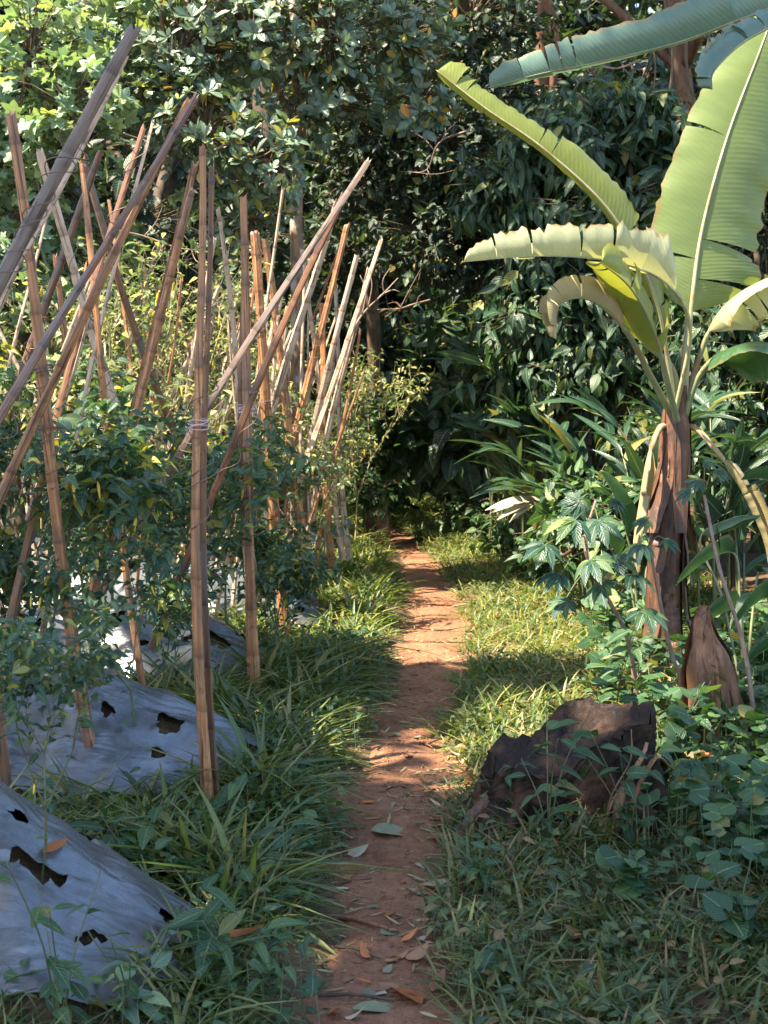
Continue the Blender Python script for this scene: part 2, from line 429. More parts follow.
CHAR = barkmat('wet_dark_wood', (.006, .003, .002), (.030, .014, .007), (.07, .032, .014), 6, .3, .6, .02, .25)
HEARTW = barkmat('split_brown_wood', (.12, .055, .028), (.34, .17, .09), None, 8, .1, .55, .01)

def bananamat(name, base, dark, tr, trans=.45, brown=.55, gloss=.34, fr=150):
    m, nt, N, out = newmat(name)
    uv = N('ShaderNodeUVMap'); sp = N('ShaderNodeSeparateXYZ'); L(nt, uv.outputs[0], sp.inputs[0])
    tc = N('ShaderNodeTexCoord')
    du = mth(nt, 'ABSOLUTE', mth(nt, 'SUBTRACT', sp.outputs[0], .5))
    s = mth(nt, 'SINE', mth(nt, 'MULTIPLY', mth(nt, 'ADD', sp.outputs[1], mth(nt, 'MULTIPLY', du, -.10)), fr*6.283/2))
    st = noise(nt, mapping(nt, uv.outputs[0], (1.2, 90, 1)), 1.0, 4, .7)
    c = mix(nt, st.outputs[0], dark, base)
    big = noise(nt, tc.outputs['Object'], 2.6, 4, .6)
    c = mix(nt, 1.0, c, mix(nt, big.outputs[0], (.72, .74, .72), (1.3, 1.25, 1.15)), 'MULTIPLY')
    # brown scorched margin
    nb = noise(nt, tc.outputs['Object'], 14, 5, .7)
    e = mth(nt, 'ADD', mth(nt, 'MULTIPLY', du, 2.0), mth(nt, 'MULTIPLY', mth(nt, 'SUBTRACT', nb.outputs[0], .5), .55))
    k = ramp(nt, [(.93, (0, 0, 0)), (.99, (1, 1, 1))]); L(nt, e, k.inputs[0])
    c = mix(nt, mth(nt, 'MULTIPLY', k.outputs[0], brown), c, (.30, .17, .06))
    spots = ramp(nt, [(.68, (0, 0, 0)), (.74, (1, 1, 1))]); L(nt, noise(nt, tc.outputs['Object'], 30, 3, .6).outputs[0], spots.inputs[0])
    c = mix(nt, mth(nt, 'MULTIPLY', spots.outputs[0], .4), c, (.25, .16, .05))
    p = N('ShaderNodeBsdfPrincipled'); L(nt, c, p.inputs['Base Color']); p.inputs['Roughness'].default_value = gloss
    p.inputs['Specular IOR Level'].default_value = .6
    b = N('ShaderNodeBump'); b.inputs['Distance'].default_value = .002; b.inputs['Strength'].default_value = .4
    L(nt, mth(nt, 'ADD', mth(nt, 'ADD', mth(nt, 'MULTIPLY', s, .35), st.outputs[0]), mth(nt, 'MULTIPLY', big.outputs[0], 3)), b.inputs['Height']); L(nt, b.outputs[0], p.inputs['Normal'])
    t = N('ShaderNodeBsdfTranslucent'); L(nt, mix(nt, 1.0, c, tr, 'MULTIPLY'), t.inputs[0])
    mx = N('ShaderNodeMixShader'); mx.inputs[0].default_value = trans
    L(nt, p.outputs[0], mx.inputs[1]); L(nt, t.outputs[0], mx.inputs[2]); L(nt, mx.outputs[0], out.inputs[0])
    return m
BAN = bananamat('banana_blade', (.22, .28, .10), (.14, .21, .07), (1.4, 1.3, .5))
BANP = bananamat('banana_blade_pale', (.42, .44, .30), (.32, .34, .21), (1.2, 1.15, .6), .35, .8)
BANY = bananamat('banana_blade_gold', (.24, .29, .07), (.16, .20, .045), (1.45, 1.3, .5), .45, .7)  # yellow tint stands for backlight through the blade
BANB = bananamat('banana_blade_glaucous', (.13, .21, .17), (.085, .15, .12), (1.1, 1.2, .8), .25, .6, .28)  # bluer base colour and lower roughness than the plain blade
BAND = bananamat('banana_blade_deep', (.05, .12, .05), (.035, .085, .035), (1.3, 1.3, .5), .3, .3, .3)
BDRY = bananamat('banana_blade_dry', (.40, .36, .20), (.22, .17, .08), (1, .9, .6), .2, .3, .6)
MIDR = barkmat('banana_midrib', (.24, .25, .12), (.42, .38, .22), (.25, .17, .08), 6, .1, .4, .003, .5)
MIDD = barkmat('banana_midrib_dry', (.22, .14, .06), (.45, .33, .18), (.16, .09, .04), 6, .1, .6, .004)
PETI = barkmat('banana_petiole', (.12, .16, .07), (.25, .26, .14), (.24, .13, .07), 5, .12, .45, .004, .5)

# ------------------------------------------------------------------ terrain
PY = np.array([0, 2.5, 3.61, 4.02, 4.5, 5.0, 5.63, 6.62, 7.76, 9.38, 11.26, 14.07, 16.7, 18.6, 23])
PX = np.array([-.02, -.02, -.01, -.006, 0, .014, .085, .113, .226, .347, .416, .33, .15, -.12, -1.0])
PW = np.array([.17, .17, .165, .155, .15, .17, .235, .155, .165, .20, .20, .15, .11, .09, .03])
def pcx(y): return np.interp(y, PY, PX)
def phw(y): return np.interp(y, PY, PW)
BEDS = [3.9, 5.75, 7.65, 9.9, 12.0, 14.2]
BEDX = [-.52, -.47, -.50, -.38, -.40, -.45]
def bump2(x, y):
    return .022*np.sin(x*2.1+y*1.3)+.018*np.sin(x*4.7-y*2.9+1)+.010*np.sin(x*9.3+y*7.7+2)+.006*np.sin(x*17+y*5)
def bedh(x, y):
    h = 0*x
    for b, xe in zip(BEDS, BEDX):
        yy = y-b-.06*np.sin(x*1.4+b)
        wd = .52
        prof = np.clip(1-(np.abs(yy)/wd)**1.8, 0, 1)**.85
        e = np.clip((xe-x+.10*np.cos(yy*4))/.74, 0, 1); e = e*(1.28-.28*e)
        h = np.maximum(h, (.47 if b < 6 else .40)*prof*e)
    return h
def H(x, y):
    x = np.asarray(x, float); y = np.asarray(y, float)
    d = np.abs(x-pcx(y)); hw = phw(y)
    h = bump2(x, y)*np.clip(d/.6, .15, 1)
    h = h+.05*np.clip((d-hw)/.25, 0, 1)
    h = h-.022*np.exp(-(d/(hw+.02))**4)
    h = h+bedh(x, y)*.92
    hill = np.clip(y-23.8-.2*x, 0, 60)
    h = h+.55*hill-.004*hill**2
    h = h+.06*np.clip(x-1.6, 0, 8)+.5*np.clip(-x-9, 0, 12)*np.clip((y-4)/4, 0, 1)
    return h

def axis(segs):
    out = []
    for a, b, s in segs: out.append(np.arange(a, b-1e-9, s))
    out.append([segs[-1][1]]); return np.concatenate(out)
gx = axis([(-70, -12, 4), (-12, -5, .5), (-5, 3.2, .055), (3.2, 12, .4), (12, 70, 4)])
gy = axis([(-40, 1, 3), (1, 15.5, .055), (15.5, 24, .3), (24, 50, 1), (50, 110, 5)])
X_, Y_ = np.meshgrid(gx, gy, indexing='ij')
mb = MB(); mb.add(np.stack([X_, Y_, H(X_, Y_)], -1).reshape(-1, 3), gridT(len(gx), len(gy))[:, ::-1])
tag(mb.build('ground', SOIL), kind='structure')

# path sheet: proud in the middle, its edges dive under the verge soil
ys = np.arange(1.5, 22.5, .03); us = np.linspace(-1.35, 1.35, 40)
YY, UU = np.meshgrid(ys, us, indexing='ij')
wob = 1+.16*np.sin(YY*3.1+np.sign(UU)*2)+.12*np.sin(YY*7.3+UU*1.5)+.08*np.sin(YY*15+UU*3)
XX = pcx(YY)+UU*phw(YY)*wob
ZZ = H(XX, YY)+.004+.022*np.clip(1-np.abs(UU)**3, -1.3, 1)+.006*np.sin(YY*11+XX*9)+.005*np.sin(YY*23-XX*17)
for _ in range(60):                                     # little foot-worn steps and clods
    cy, cx_, s, a = R.uniform(3, 12), R.uniform(-.25, .5), R.uniform(.05, .16), R.uniform(-.012, .012)
    ZZ += a*np.exp(-((YY-cy)**2*1.5+(XX-cx_)**2)/s**2)
for cy, a in ((5.3, .025), (6.55, .02), (8.3, .02), (9.9, .018), (12.1, .02)):
    ZZ += a*np.clip((YY-cy+.05*np.sin(XX*9))/.05, 0, 1)*np.exp(-np.clip(YY-cy, 0, 9)/.35)
mb = MB(); mb.add(np.stack([XX, YY, ZZ], -1).reshape(-1, 3), gridT(len(ys), len(us)))
tag(mb.build('path', PATHM), kind='structure')
PATHZ = lambda x, y: float(np.interp(0, [0], [0]))+float(ZZ[np.argmin(np.abs(ys-y)), np.argmin(np.abs(XX[np.argmin(np.abs(ys-y))]-x))])

# ------------------------------------------------------------------ mulch film on the beds
def film(bi, label):
    b, xe = BEDS[bi], BEDX[bi]
    st = .013 if bi < 2 else .022 if bi < 3 else .04
    xs = np.arange(xe-4.2, xe+.08, st); vs = np.arange(-.47, .47, st)
    Xg, Vg = np.meshgrid(xs, vs, indexing='ij')
    Yg = b+.06*np.sin(Xg*1.4+b)+Vg
    # hem wavers
    Z = H(Xg, Yg)+.014+.085*bedh(Xg, Yg)+.006*np.sin(Xg*13+Yg*5)+.008*np.sin(Xg*5-Yg*9+b)
    Z += .016*np.abs(np.sin(Xg*4.1+Yg*9+2*np.sin(Yg*3+Xg*2)))**.7+.007*np.abs(np.sin(Xg*13-Yg*21+3*np.sin(Xg*5)))+.005*np.sin(Xg*31+Yg*17)
    keep = np.ones(Xg.shape, bool)
    rg = np.random.default_rng(40+bi)
    holes = []
    x = xe-.42
    while x > xe-3.8:
        for s in (-1, 1):
            holes.append((x+rg.uniform(-.05, .05), b+.06*math.sin(x*1.4+b)+s*.2+rg.uniform(-.05, .03), rg.uniform(.04, .07), rg.uniform(.018, .034), rg.uniform(-.5, .5)))
        x -= .48
    for _ in range(9): holes.append((rg.uniform(xe-1.3, xe-.1), b+rg.uniform(-.45, .1), rg.uniform(.012, .035), rg.uniform(.008, .018), rg.uniform(-1, 1)))
    for hx, hy, ha, hb, ro in holes:
        dx, dy = Xg-hx, Yg-hy
        p = (dx*math.cos(ro)+dy*math.sin(ro))/ha; q = (-dx*math.sin(ro)+dy*math.cos(ro))/hb
        an = np.arctan2(q, p)
        rr = np.hypot(p, q)/(1+.22*np.sin(an*3+hx*20)+.15*np.sin(an*7+hx*50))
        keep &= rr > 1
        Z += .012*np.exp(-((rr-1.15)/.25)**2)
    frag = (Xg > xe-.03+.03*np.sin(Yg*21)+.03*np.sin(Yg*47))
    keep &= ~frag
    T = gridT(len(xs), len(vs))[:, ::-1]
    kk = keep.ravel(); T = T[kk[T].all(1)]
    V = np.stack([Xg, Yg, Z], -1).reshape(-1, 3)
    mb = MB(); mb.add(V, T)
    o = mb.build('plastic_mulch_sheet', FILM, loc=(xe-1, b, 0))
    tag(o, label, 'plastic sheet', 'silver plastic sheets over the raised beds')
    return [h for h in holes if h[2] > .049]
FL = ['torn silver plastic mulch sheet over the nearest raised bed, lower left corner',
      'creased silver plastic mulch sheet on the second bed, behind the nearest one',
      'silver plastic mulch sheet on the third bed, behind the upright double stake',
      'grey plastic mulch sheet on the fourth bed, its end by the sunlit grass',
      'sunlit plastic mulch sheet on the fifth bed, seen behind the chilli plants',
      'plastic mulch sheet on the farthest bed under the fan of pale stakes']
HOLES = [film(i, FL[i]) for i in range(6)]

# ------------------------------------------------------------------ grass and ground cover (nobody could count these)
def blades(name, label, cat, mat, tp, pts, hgt, lean=.5, seed=1, wx=(.7, 1.4)):
    rg = np.random.default_rng(seed)
    n = len(pts); x, y = pts[:, 0], pts[:, 1]
    Pz = np.stack([x, y, H(x, y)-.01], 1)
    az = rg.uniform(0, 6.283, n); ln = np.abs(rg.normal(0, lean, n))+.08
    Yd = np.stack([np.cos(az)*ln, np.sin(az)*ln, np.ones(n)], 1)
    Nn = np.stack([-np.cos(az), -np.sin(az), .3*np.ones(n)], 1)+.5*rdir(rg, n)
    m = MB(); scatter(m, tp, Pz, Yd, Nn, hgt, rg.uniform(*wx, n), rg.uniform(.3, 1.9, n))
    return tag(m.build(name, mat), label, cat, kind='stuff')

def clumped(rg, n, x0, x1, y0, y1, ok, spread=.06, per=14, ypow=1.0):
    k = max(1, n//per)
    cy = y0+(y1-y0)*rg.random(k*3)**ypow; cx = rg.uniform(x0, x1, k*3)
    msk = ok(cx, cy); cx, cy = cx[msk][:k], cy[msk][:k]
    idx = rg.integers(0, len(cx), n)
    x = cx[idx]+rg.normal(0, spread, n); y = cy[idx]+rg.normal(0, spread, n)
    g = ok(x, y)
    return np.stack([x[g], y[g]], 1), idx[g]

def edge(x, y): return 1.05+.22*np.sin(y*5.1+np.sign(x-pcx(y))*2)+.14*np.sin(y*13+x)+.1*np.sin(y*31)
def left_ok(x, y): return (x < pcx(y)-phw(y)*edge(x, y)-.02) & (bedh(x, y) < .10)
def right_ok(x, y): return (x > pcx(y)+phw(y)*edge(x, y)+.0)

rg = np.random.default_rng(3)
p1, i1 = clumped(rg, 27000, -2.6, .1, 2.9, 8.5, left_ok, .05, 16)
p1b, _ = clumped(rg, 15000, -3.5, .3, 8.2, 18.5, left_ok, .07, 16)
hg = rg.uniform(.09, .27, len(p1))*np.clip((pcx(p1[:, 1])-phw(p1[:, 1])-p1[:, 0])/.30, .30, 1)*(1+.35*np.sin(p1[:, 0]*9+p1[:, 1]*7))
hg *= np.clip((p1[:, 1]-2.2)/2.2, .45, 1)
blades('verge_grass', 'long arching green grass growing between the silver beds and the left side of the path', 'grass', G['grass'], BLADEW, p1, hg, .8, 5, (.3, .95))
hg = rg.uniform(.10, .28, len(p1b))*np.clip((pcx(p1b[:, 1])-phw(p1b[:, 1])-p1b[:, 0])/.25, .35, 1)
blades('sunlit_grass', 'bright grass in the sun along the far left side of the path', 'grass', G['lawn'], BLADEW, p1b, hg, .6, 6, (.5, 1.0))
p2, _ = clumped(rg, 34000, -.2, 2.6, 5.9, 19.5, right_ok, .07, 18)
blades('short_grass', 'short yellow green grass in the sun right of the path', 'grass', G['lawn'], BLADE, p2, rg.uniform(.06, .17, len(p2)), .8, 7, (.8, 1.6))
p3, _ = clumped(rg, 20000, 0, 3.0, 2.9, 6.3, right_ok, .06, 12)
blades('shaded_grass', 'thin grass mixed into the low weeds in front of the stump', 'grass', G['lawnshade'], BLADE, p3, rg.uniform(.05, .16, len(p3)), .9, 8, (.8, 1.6))
pf = np.stack([rg.uniform(-3, 2.6, 9000), rg.uniform(17.5, 25, 9000)], 1)
blades('clearing_grass', 'grass of the small clearing where the path runs out of sight', 'grass', G['lawn'], BLADEW, pf, rg.uniform(.08, .26, 9000), .6, 9)

def cover(name, label, mat, tp, pts, size, zr, seed, up=1.0, tilt=.7):
    rg = np.random.default_rng(seed); n = len(pts); x, y = pts[:, 0], pts[:, 1]
    Pz = np.stack([x, y, H(x, y)+rg.uniform(zr[0], zr[1], n)], 1)
    az = rg.uniform(0, 6.283, n)
    Yd = np.stack([np.cos(az), np.sin(az), rg.normal(.15, .35, n)], 1)
    Nn = np.stack([tilt*rg.normal(size=n), tilt*rg.normal(size=n), up*np.ones(n)], 1)
    m = MB(); scatter(m, tp, Pz, Yd, Nn, size, rg.uniform(.8, 1.25, n), rg.uniform(.3, 1.6, n))
    k = rg.random(n) < .35
    A = np.stack([x[k]+rg.normal(0, .02, k.sum()), y[k]+rg.normal(0, .02, k.sum()), H(x[k], y[k])-.01], 1)
    twigs(m, A, Pz[k], .0016, .001)
    return tag(m.build(name, mat), label, 'ground cover', kind='stuff')
p4, _ = clumped(rg, 11000, .02, 3.2, 2.8, 6.6, right_ok, .09, 26)
cover('low_weeds', 'low small leaved weeds covering the ground right of the path in the foreground', G['cover'], CHILI, p4, rg.uniform(.025, .06, len(p4)), (0, .10), 11)
def stump_far(x, y): return right_ok(x, y) & (y < 9.5) & (x > 1.0)
p5, _ = clumped(rg, 9000, 1.0, 4.2, 3.2, 9, lambda x, y: right_ok(x, y) & (x > .55+.12*(y-3)), .12, 22)
cover('broad_weeds', 'dark broad leaved undergrowth at the lower right', G['weed'], HEART, p5, rg.uniform(.035, .085, len(p5)), (.02, .30), 12, 1.0, .5)
p6, _ = clumped(rg, 4500, -2.6, .1, 2.9, 9, left_ok, .07, 18)
cover('verge_weeds', 'small leafy weeds between the tufts of grass left of the path', G['weed'], CHILI, p6, rg.uniform(.03, .075, len(p6)), (0, .17), 13)
p7, _ = clumped(rg, 7000, .1, 2.4, 6.4, 18, right_ok, .1, 18)
cover('lawn_weeds', 'small leafy weeds in the sunlit grass right of the path', G['cover'], CHILI, p7, rg.uniform(.025, .055, len(p7)), (0, .09), 14)
# straw, dead blades and crumbs lying about
rgl = np.random.default_rng(15)
def near_path(n, y0, y1, sp):
    y = y0+(y1-y0)*rgl.random(n)**1.2; s = rgl.choice([-1, 1], n)
    x = pcx(y)+s*phw(y)*np.abs(rgl.normal(.95, sp, n)); return np.stack([x, y], 1)
pl = np.concatenate([near_path(1300, 3, 12, .5), np.stack([rgl.normal(.33, .14, 1100), rgl.normal(5.6, .25, 1100)], 1)])
n = len(pl); zz = np.array([max(PATHZ(a, b), float(H(a, b)))+.004 for a, b in pl])
az = rgl.uniform(0, 6.28, n); m = MB()
scatter(m, BLADE, np.stack([pl[:, 0], pl[:, 1], zz], 1), np.stack([np.cos(az), np.sin(az), rgl.normal(.05, .12, n)], 1), np.stack([rgl.normal(0, .3, n), rgl.normal(0, .3, n), np.ones(n)], 1), rgl.uniform(.015, .075, n), rgl.uniform(.5, 3.0, n), rgl.uniform(-.3, .3, n))
tag(m.build('straw_litter', STRAW), 'dead grass blades and leaf crumbs scattered along the edges of the dirt path', 'litter', kind='stuff')

rgl = np.random.default_rng(16); n = 5000
yy = 3.2+9*rgl.random(n)**1.3; xx = pcx(yy)+phw(yy)*rgl.normal(0, .75, n)
oct_ = np.array([(1, 0, 0), (-1, 0, 0), (0, 1, 0), (0, -1, 0), (0, 0, 1), (0, 0, -1.0)]); ot = np.array([(0, 2, 4), (2, 1, 4), (1, 3, 4), (3, 0, 4), (2, 0, 5), (1, 2, 5), (3, 1, 5), (0, 3, 5)])
ss = rgl.gamma(2.0, .0022, n)+.0015
Vc = (oct_[None]*rgl.uniform(.5, 1.2, (n, 6, 1)))*ss[:, None, None]*np.array([1, 1, .7])+np.stack([xx, yy, np.array([max(PATHZ(a, b), float(H(a, b))) for a, b in zip(xx, yy)])], 1)[:, None, :]
m = MB(); m.add(Vc.reshape(-1, 3), (ot[None]+(np.arange(n)*6)[:, None, None]).reshape(-1, 3))
tag(m.build('soil_crumbs', PATHM, smooth=False), 'crumbs of red soil and grit lying on the trodden path', 'soil crumbs', kind='stuff')

# ------------------------------------------------------------------ bamboo stakes
def make_stake(p0, p1, w=.045, mat=0, label='', group='bamboo stakes of the trellis', seed=0, tie=None, tend=0, thick=.42, name='bamboo_stake', bend=.028, pale_tie=False):
    rg = np.random.default_rng(1000+seed)
    p0 = np.asarray(p0, float); p1 = np.asarray(p1, float); Ln = np.linalg.norm(p1-p0)
    n = max(12, int(Ln/.028)); z = np.linspace(0, Ln, n)
    nodes = np.arange(rg.uniform(.05, .2), Ln, rg.uniform(.20, .27)); nodes = nodes+rg.normal(0, .012, len(nodes))
    dn = np.min(np.abs(z[:, None]-nodes[None, :]), 1)
    dz = np.min(np.where(z[:, None]-nodes[None, :] > -.006, np.abs(z[:, None]-nodes[None, :]), 9), 1)
    k = 1+.16*np.exp(-(dn/.012)**2)
    k = k*(1-.30*z/Ln)*(1+.03*np.sin(z*7+seed))
    ns = 12; th = np.linspace(0, 2*np.pi, ns, endpoint=False)
    cx = .5*w*np.cos(th); cy = np.where(np.sin(th) > 0, .5*w*thick*2*np.sin(th)*.8, .5*w*.28*np.sin(th)*1.0)
    cy = cy+np.where(np.sin(th) < -.6, .10*w, 0)
    j = (1+.10*rg.normal(size=(1, ns)))*(1+.05*np.sin(z[:, None]*rg.uniform(2, 9, (1, ns))+rg.uniform(0, 6, (1, ns))))*(1+.018*rg.normal(size=(n, ns)))
    bx = bend*np.sin(z/Ln*np.pi*rg.uniform(.8, 1.6)+rg.uniform(0, 1)); by = bend*.7*np.sin(z/Ln*5+rg.uniform(0, 6))
    tw = rg.uniform(-.5, .5)*z/Ln
    x = cx[None]*k[:, None]*j; y = cy[None]*k[:, None]*j
    xr = x*np.cos(tw)[:, None]-y*np.sin(tw)[:, None]+bx[:, None]; yr = x*np.sin(tw)[:, None]+y*np.cos(tw)[:, None]+by[:, None]
    zr = np.repeat(z[:, None], ns, 1)
    zr[-1] += rg.normal(0, .012, ns); zr[-2] = zr[-2]-.006
    V = np.stack([xr, yr, zr], -1).reshape(-1, 3)
    UV = np.stack([np.broadcast_to(np.where(np.sin(th) < -.1, .2, .8), (n, ns)), np.broadcast_to(np.clip(dz, 0, 1)[:, None], (n, ns))], -1).reshape(-1, 2)
    T = gridT(n, ns, True)
    V = np.vstack([V, [bx[0], by[0], 0], [bx[-1], by[-1], Ln-.004]]); UV = np.vstack([UV, [.2, .5], [.2, .5]])
    a = np.arange(ns); b = (a+1) % ns
    T = np.vstack([T, np.stack([b, a, np.full(ns, n*ns)], 1), np.stack([a+(n-1)*ns, b+(n-1)*ns, np.full(ns, n*ns+1)], 1)])
    m = MB(); m.add(V, T, UV)
    o = m.build(name, BAM[mat], smooth=False)
    zax = Vector((p1-p0)/Ln); q = Vector((0, 0, 1)).rotation_difference(zax)
    # the round face of the lath looks roughly towards the path
    roll = rg.uniform(-1.0, 1.0)+math.pi
    o.rotation_mode = 'QUATERNION'; o.rotation_quaternion = q @ Quaternion((0, 0, 1), roll)
    o.location = tuple(p0)
    tag(o, label, 'stake', group)
    if tie is not None:
        tm = MB(); t = np.linspace(0, 1, 70); turns = 4
        zt = tie*Ln+(.02 if pale_tie else .012)*(t-.5)*2+.004*np.sin(t*40)
        i = int(np.clip(tie*n, 0, n-1))
        rx, ry = w*.66, w*.62
        tube(tm, np.stack([bx[i]+rx*np.cos(t*turns*6.283), by[i]+ry*np.sin(t*turns*6.283), zt], 1), .0022, 5)
        tube(tm, spline([(bx[i]+rx, by[i], tie*Ln), (bx[i]+rx+.02, by[i]+.01, tie*Ln-.03), (bx[i]+rx+.01, by[i]+.02, tie*Ln-.08)], 8), .0018, 4)
        tm.build('twine', TWINE if pale_tie else WIRE, o)
    for q_ in range(tend):
        tm = MB(); z0 = rg.uniform(.25, .85)*Ln; h = rg.uniform(.2, .5); tt = np.linspace(0, 1, 46)
        rr = w*.62*(1+.3*np.sin(tt*9+q_))+.035*np.clip(tt-.7, 0, 1)*rg.uniform(0, 4); tn = rg.uniform(1.5, 4)
        tube(tm, np.stack([rr*np.cos(tt*tn*6.28), rr*np.sin(tt*tn*6.28)*.9, np.clip(z0+h*tt, 0, Ln*.98)], 1), .0022, 4)
        tm.build('dry_tendril', WIRE, o)
    return o

def bz(p): return p
ST = [  # base (px,py,d), top (px,py,d), width, material, label, tie, tendrils
 ((-330, 960, 3.55), (130, 24, 3.9), .046, 3, 'thick grey brown stake at the top left corner, highest of the leaning stakes', None, 3),
 ((-150, 560, 3.9), (122, 57, 4.15), .034, 2, 'pale split stake just behind the highest leaning stake', None, 0),
 ((-190, 770, 4.9), (190, 96, 5.0), .066, 1, 'broad dark brown stake leaning right, tied to a steeper stake at its foot', None, 2),
 ((-90, 720, 5.1), (188, 100, 5.15), .034, 0, 'thin orange stake lying against the underside of the broad dark stake', None, 0),
 ((101, 768, 5.35), (2, 114, 5.15), .042, 0, 'orange stake at the left edge, its foot in the second silver sheet', .62, 2),
 ((150, 740, 6.1), (78, 165, 5.9), .042, 0, 'stake leaning slightly left with a dark top between the crossed poles', .55, 2),
 ((-10, 700, 5.9), (143, 126, 5.7), .052, 1, 'dark stake with a pale split top leaning right behind the broad one', None, 2),
 ((40, 640, 6.6), (152, 122, 6.3), .036, 2, 'pale narrow stake top rising beside the dark split top', None, 0),
 ((210, 812, 5.12), (195, 147, 5.08), .048, 0, 'tall upright orange stake nearest the path, tied with pink twine', .585, 3),
 ((217, 806, 5.17), (205, 168, 5.13), .034, 1, 'dark half of the upright pair, standing close against the orange stake', None, 1),
 ((92, 610, 6.3), (363, 158, 5.9), .044, 3, 'long stake leaning far right across the upright pair, its top highest over the centre', None, 2),
 ((150, 650, 6.6), (346, 196, 6.2), .036, 1, 'thin dark stake just under the long leaning stake', None, 1),
 ((262, 722, 7.0), (241, 198, 6.9), .054, 0, 'second upright stake along the path with a crooked top', .60, 2),
 ((250, 660, 7.3), (246, 245, 7.2), .040, 1, 'dark stake close behind the second upright stake', None, 1),
 ((262, 600, 7.6), (216, 210, 7.3), .044, 2, 'pale sunlit stake top left of the second upright stake', None, 1),
 ((289, 645, 9.1), (251, 232, 8.7), .060, 0, 'third upright stake along the path, leaning left', .6, 1),
 ((318, 622, 9.9), (262, 240, 9.5), .055, 0, 'stake with its foot at the end of the fourth bed, leaning left', .62, 1),
 ((26, 850, 4.85), (-30, 470, 4.8), .040, 1, 'dark stake at the left edge with its foot behind the nearest silver sheet', None, 1),
 ((175, 560, 7.4), (37, 152, 7.0), .050, 2, 'pale stake leaning left at the left edge beyond the crossed poles', None, 1),
 ((-30, 560, 7.5), (98, 150, 7.2), .042, 1, 'dark stake crossing a pale one low between the left poles', None, 1),
 ((110, 560, 7.6), (190, 163, 7.3), .042, 0, 'orange stake leaning right under the tall glossy tree', None, 1),
 ((95, 600, 7.4), (193, 190, 7.2), .050, 0, 'double orange stake leaning right just left of the upright pair', None, 1),
 ((190, 470, 8.6), (78, 160, 8.2), .046, 1, 'dark stake leaning left with its top behind the crossing', None, 0),
 ((335, 570, 11.5), (318, 305, 11.2), .055, 0, 'upright stake under the fan of pale stakes', .7, 0),
 ((268, 440, 9.5), (333, 201, 9.2), .050, 2, 'pale stake left of the fan, crossing behind the long leaning stake', None, 1),
 ((283, 500, 9.8), (345, 224, 9.6), .046, 0, 'reddish stake with its top left of the sunlit fan', None, 1),
 ((305, 470, 10.6), (381, 241, 10.4), .048, 2, 'longest pale stake of the sunlit fan, reaching farthest right', None, 0),
 ((300, 500, 10.8), (357, 256, 10.6), .044, 2, 'pale stake of the fan leaning right beside the longest one', None, 0),
 ((312, 520, 11.2), (366, 268, 10.9), .044, 2, 'thin pale stake of the fan just below the longest one', None, 0),
 ((345, 560, 11.6), (300, 250, 11.2), .046, 2, 'pale stake leaning left through the fan', None, 0),
 ((350, 560, 11.9), (330, 270, 11.7), .046, 2, 'straight pale stake at the heart of the fan', None, 0),
]
for i, (a, b, w, mt, lab, tie, tn) in enumerate(ST):
    make_stake(P(*a), P(*b), w*1.2, mt, lab, seed=i, tie=tie, tend=tn, pale_tie=(i in (8, 12)))
rs = np.random.default_rng(77)
k = 0
for r_, yb in enumerate((7.3, 8.9, 9.6, 11.2, 12.3, 13.8, 14.8)):
    for x in np.arange(-5.5, -.7, .5):
        if yb < 9 and x > -2.0: continue
        for s in (-1, 1):
            x0 = x+rs.normal(0, .12); ln = rs.uniform(2.1, 3.0); lean = s*rs.uniform(.1, .75)
            y0 = yb+rs.normal(0, .15)
            mm = int(rs.choice([0, 0, 2, 2, 2]))
            make_stake((x0-lean*.5, y0, float(H(x0-lean*.5, y0))-.05), (x0+lean, y0+rs.normal(0, .3), ln), rs.uniform(.028, .05), mm,
                       'thin bamboo stake crossed with others deep in the sunlit chilli rows', group='crossed stakes deep in the sunlit rows', seed=200+k, thick=.4)
            k += 1

for i in range(64):
    y0 = rs.uniform(9.2, 14.5); x0 = rs.uniform(-2.3, -.55); ln = rs.uniform(1.8, 2.7)
    make_stake((x0, y0, float(H(x0, y0))-.05), (x0+rs.normal(.12, .38), y0+rs.normal(0, .3), ln), rs.uniform(.022, .040), int(rs.choice([0, 2, 2, 2])),
               'thin pale stake in the crowded thicket around the sunlit fan', group='thin pale stakes crowded around the sunlit fan', seed=400+i)

# ------------------------------------------------------------------ chilli plants
def chili_skel(rg, h, spread=.45, stem0=.35, levels=5):
    segs = []; tips = []
    def grow(p, d, l, r, lev):
        q = p+d*l*.5+rg.normal(0, .012, 3); e = q+nrm(d+np.array([0, 0, .1]))*l*.5
        segs.append((p, q, e, r))
        tips.append((q, d, lev)); tips.append((e, d, lev))
        if lev == 0: return
        k = 2 if rg.random() < .75 else 3
        a0 = rg.uniform(0, 6.28)
        for i in range(k):
            a = a0+i*6.28/k+rg.normal(0, .3)
            o = np.array([math.cos(a), math.sin(a), 0])
            dd = nrm(d+o*spread*rg.uniform(.7, 1.4)+np.array([0, 0, .16]))
            grow(e, dd, l*rg.uniform(.68, .92), r*.68, lev-1)
    grow(np.zeros(3), nrm(np.array([rg.normal(0, .08), rg.normal(0, .08), 1])), stem0*h, .011, levels)
    return segs, tips

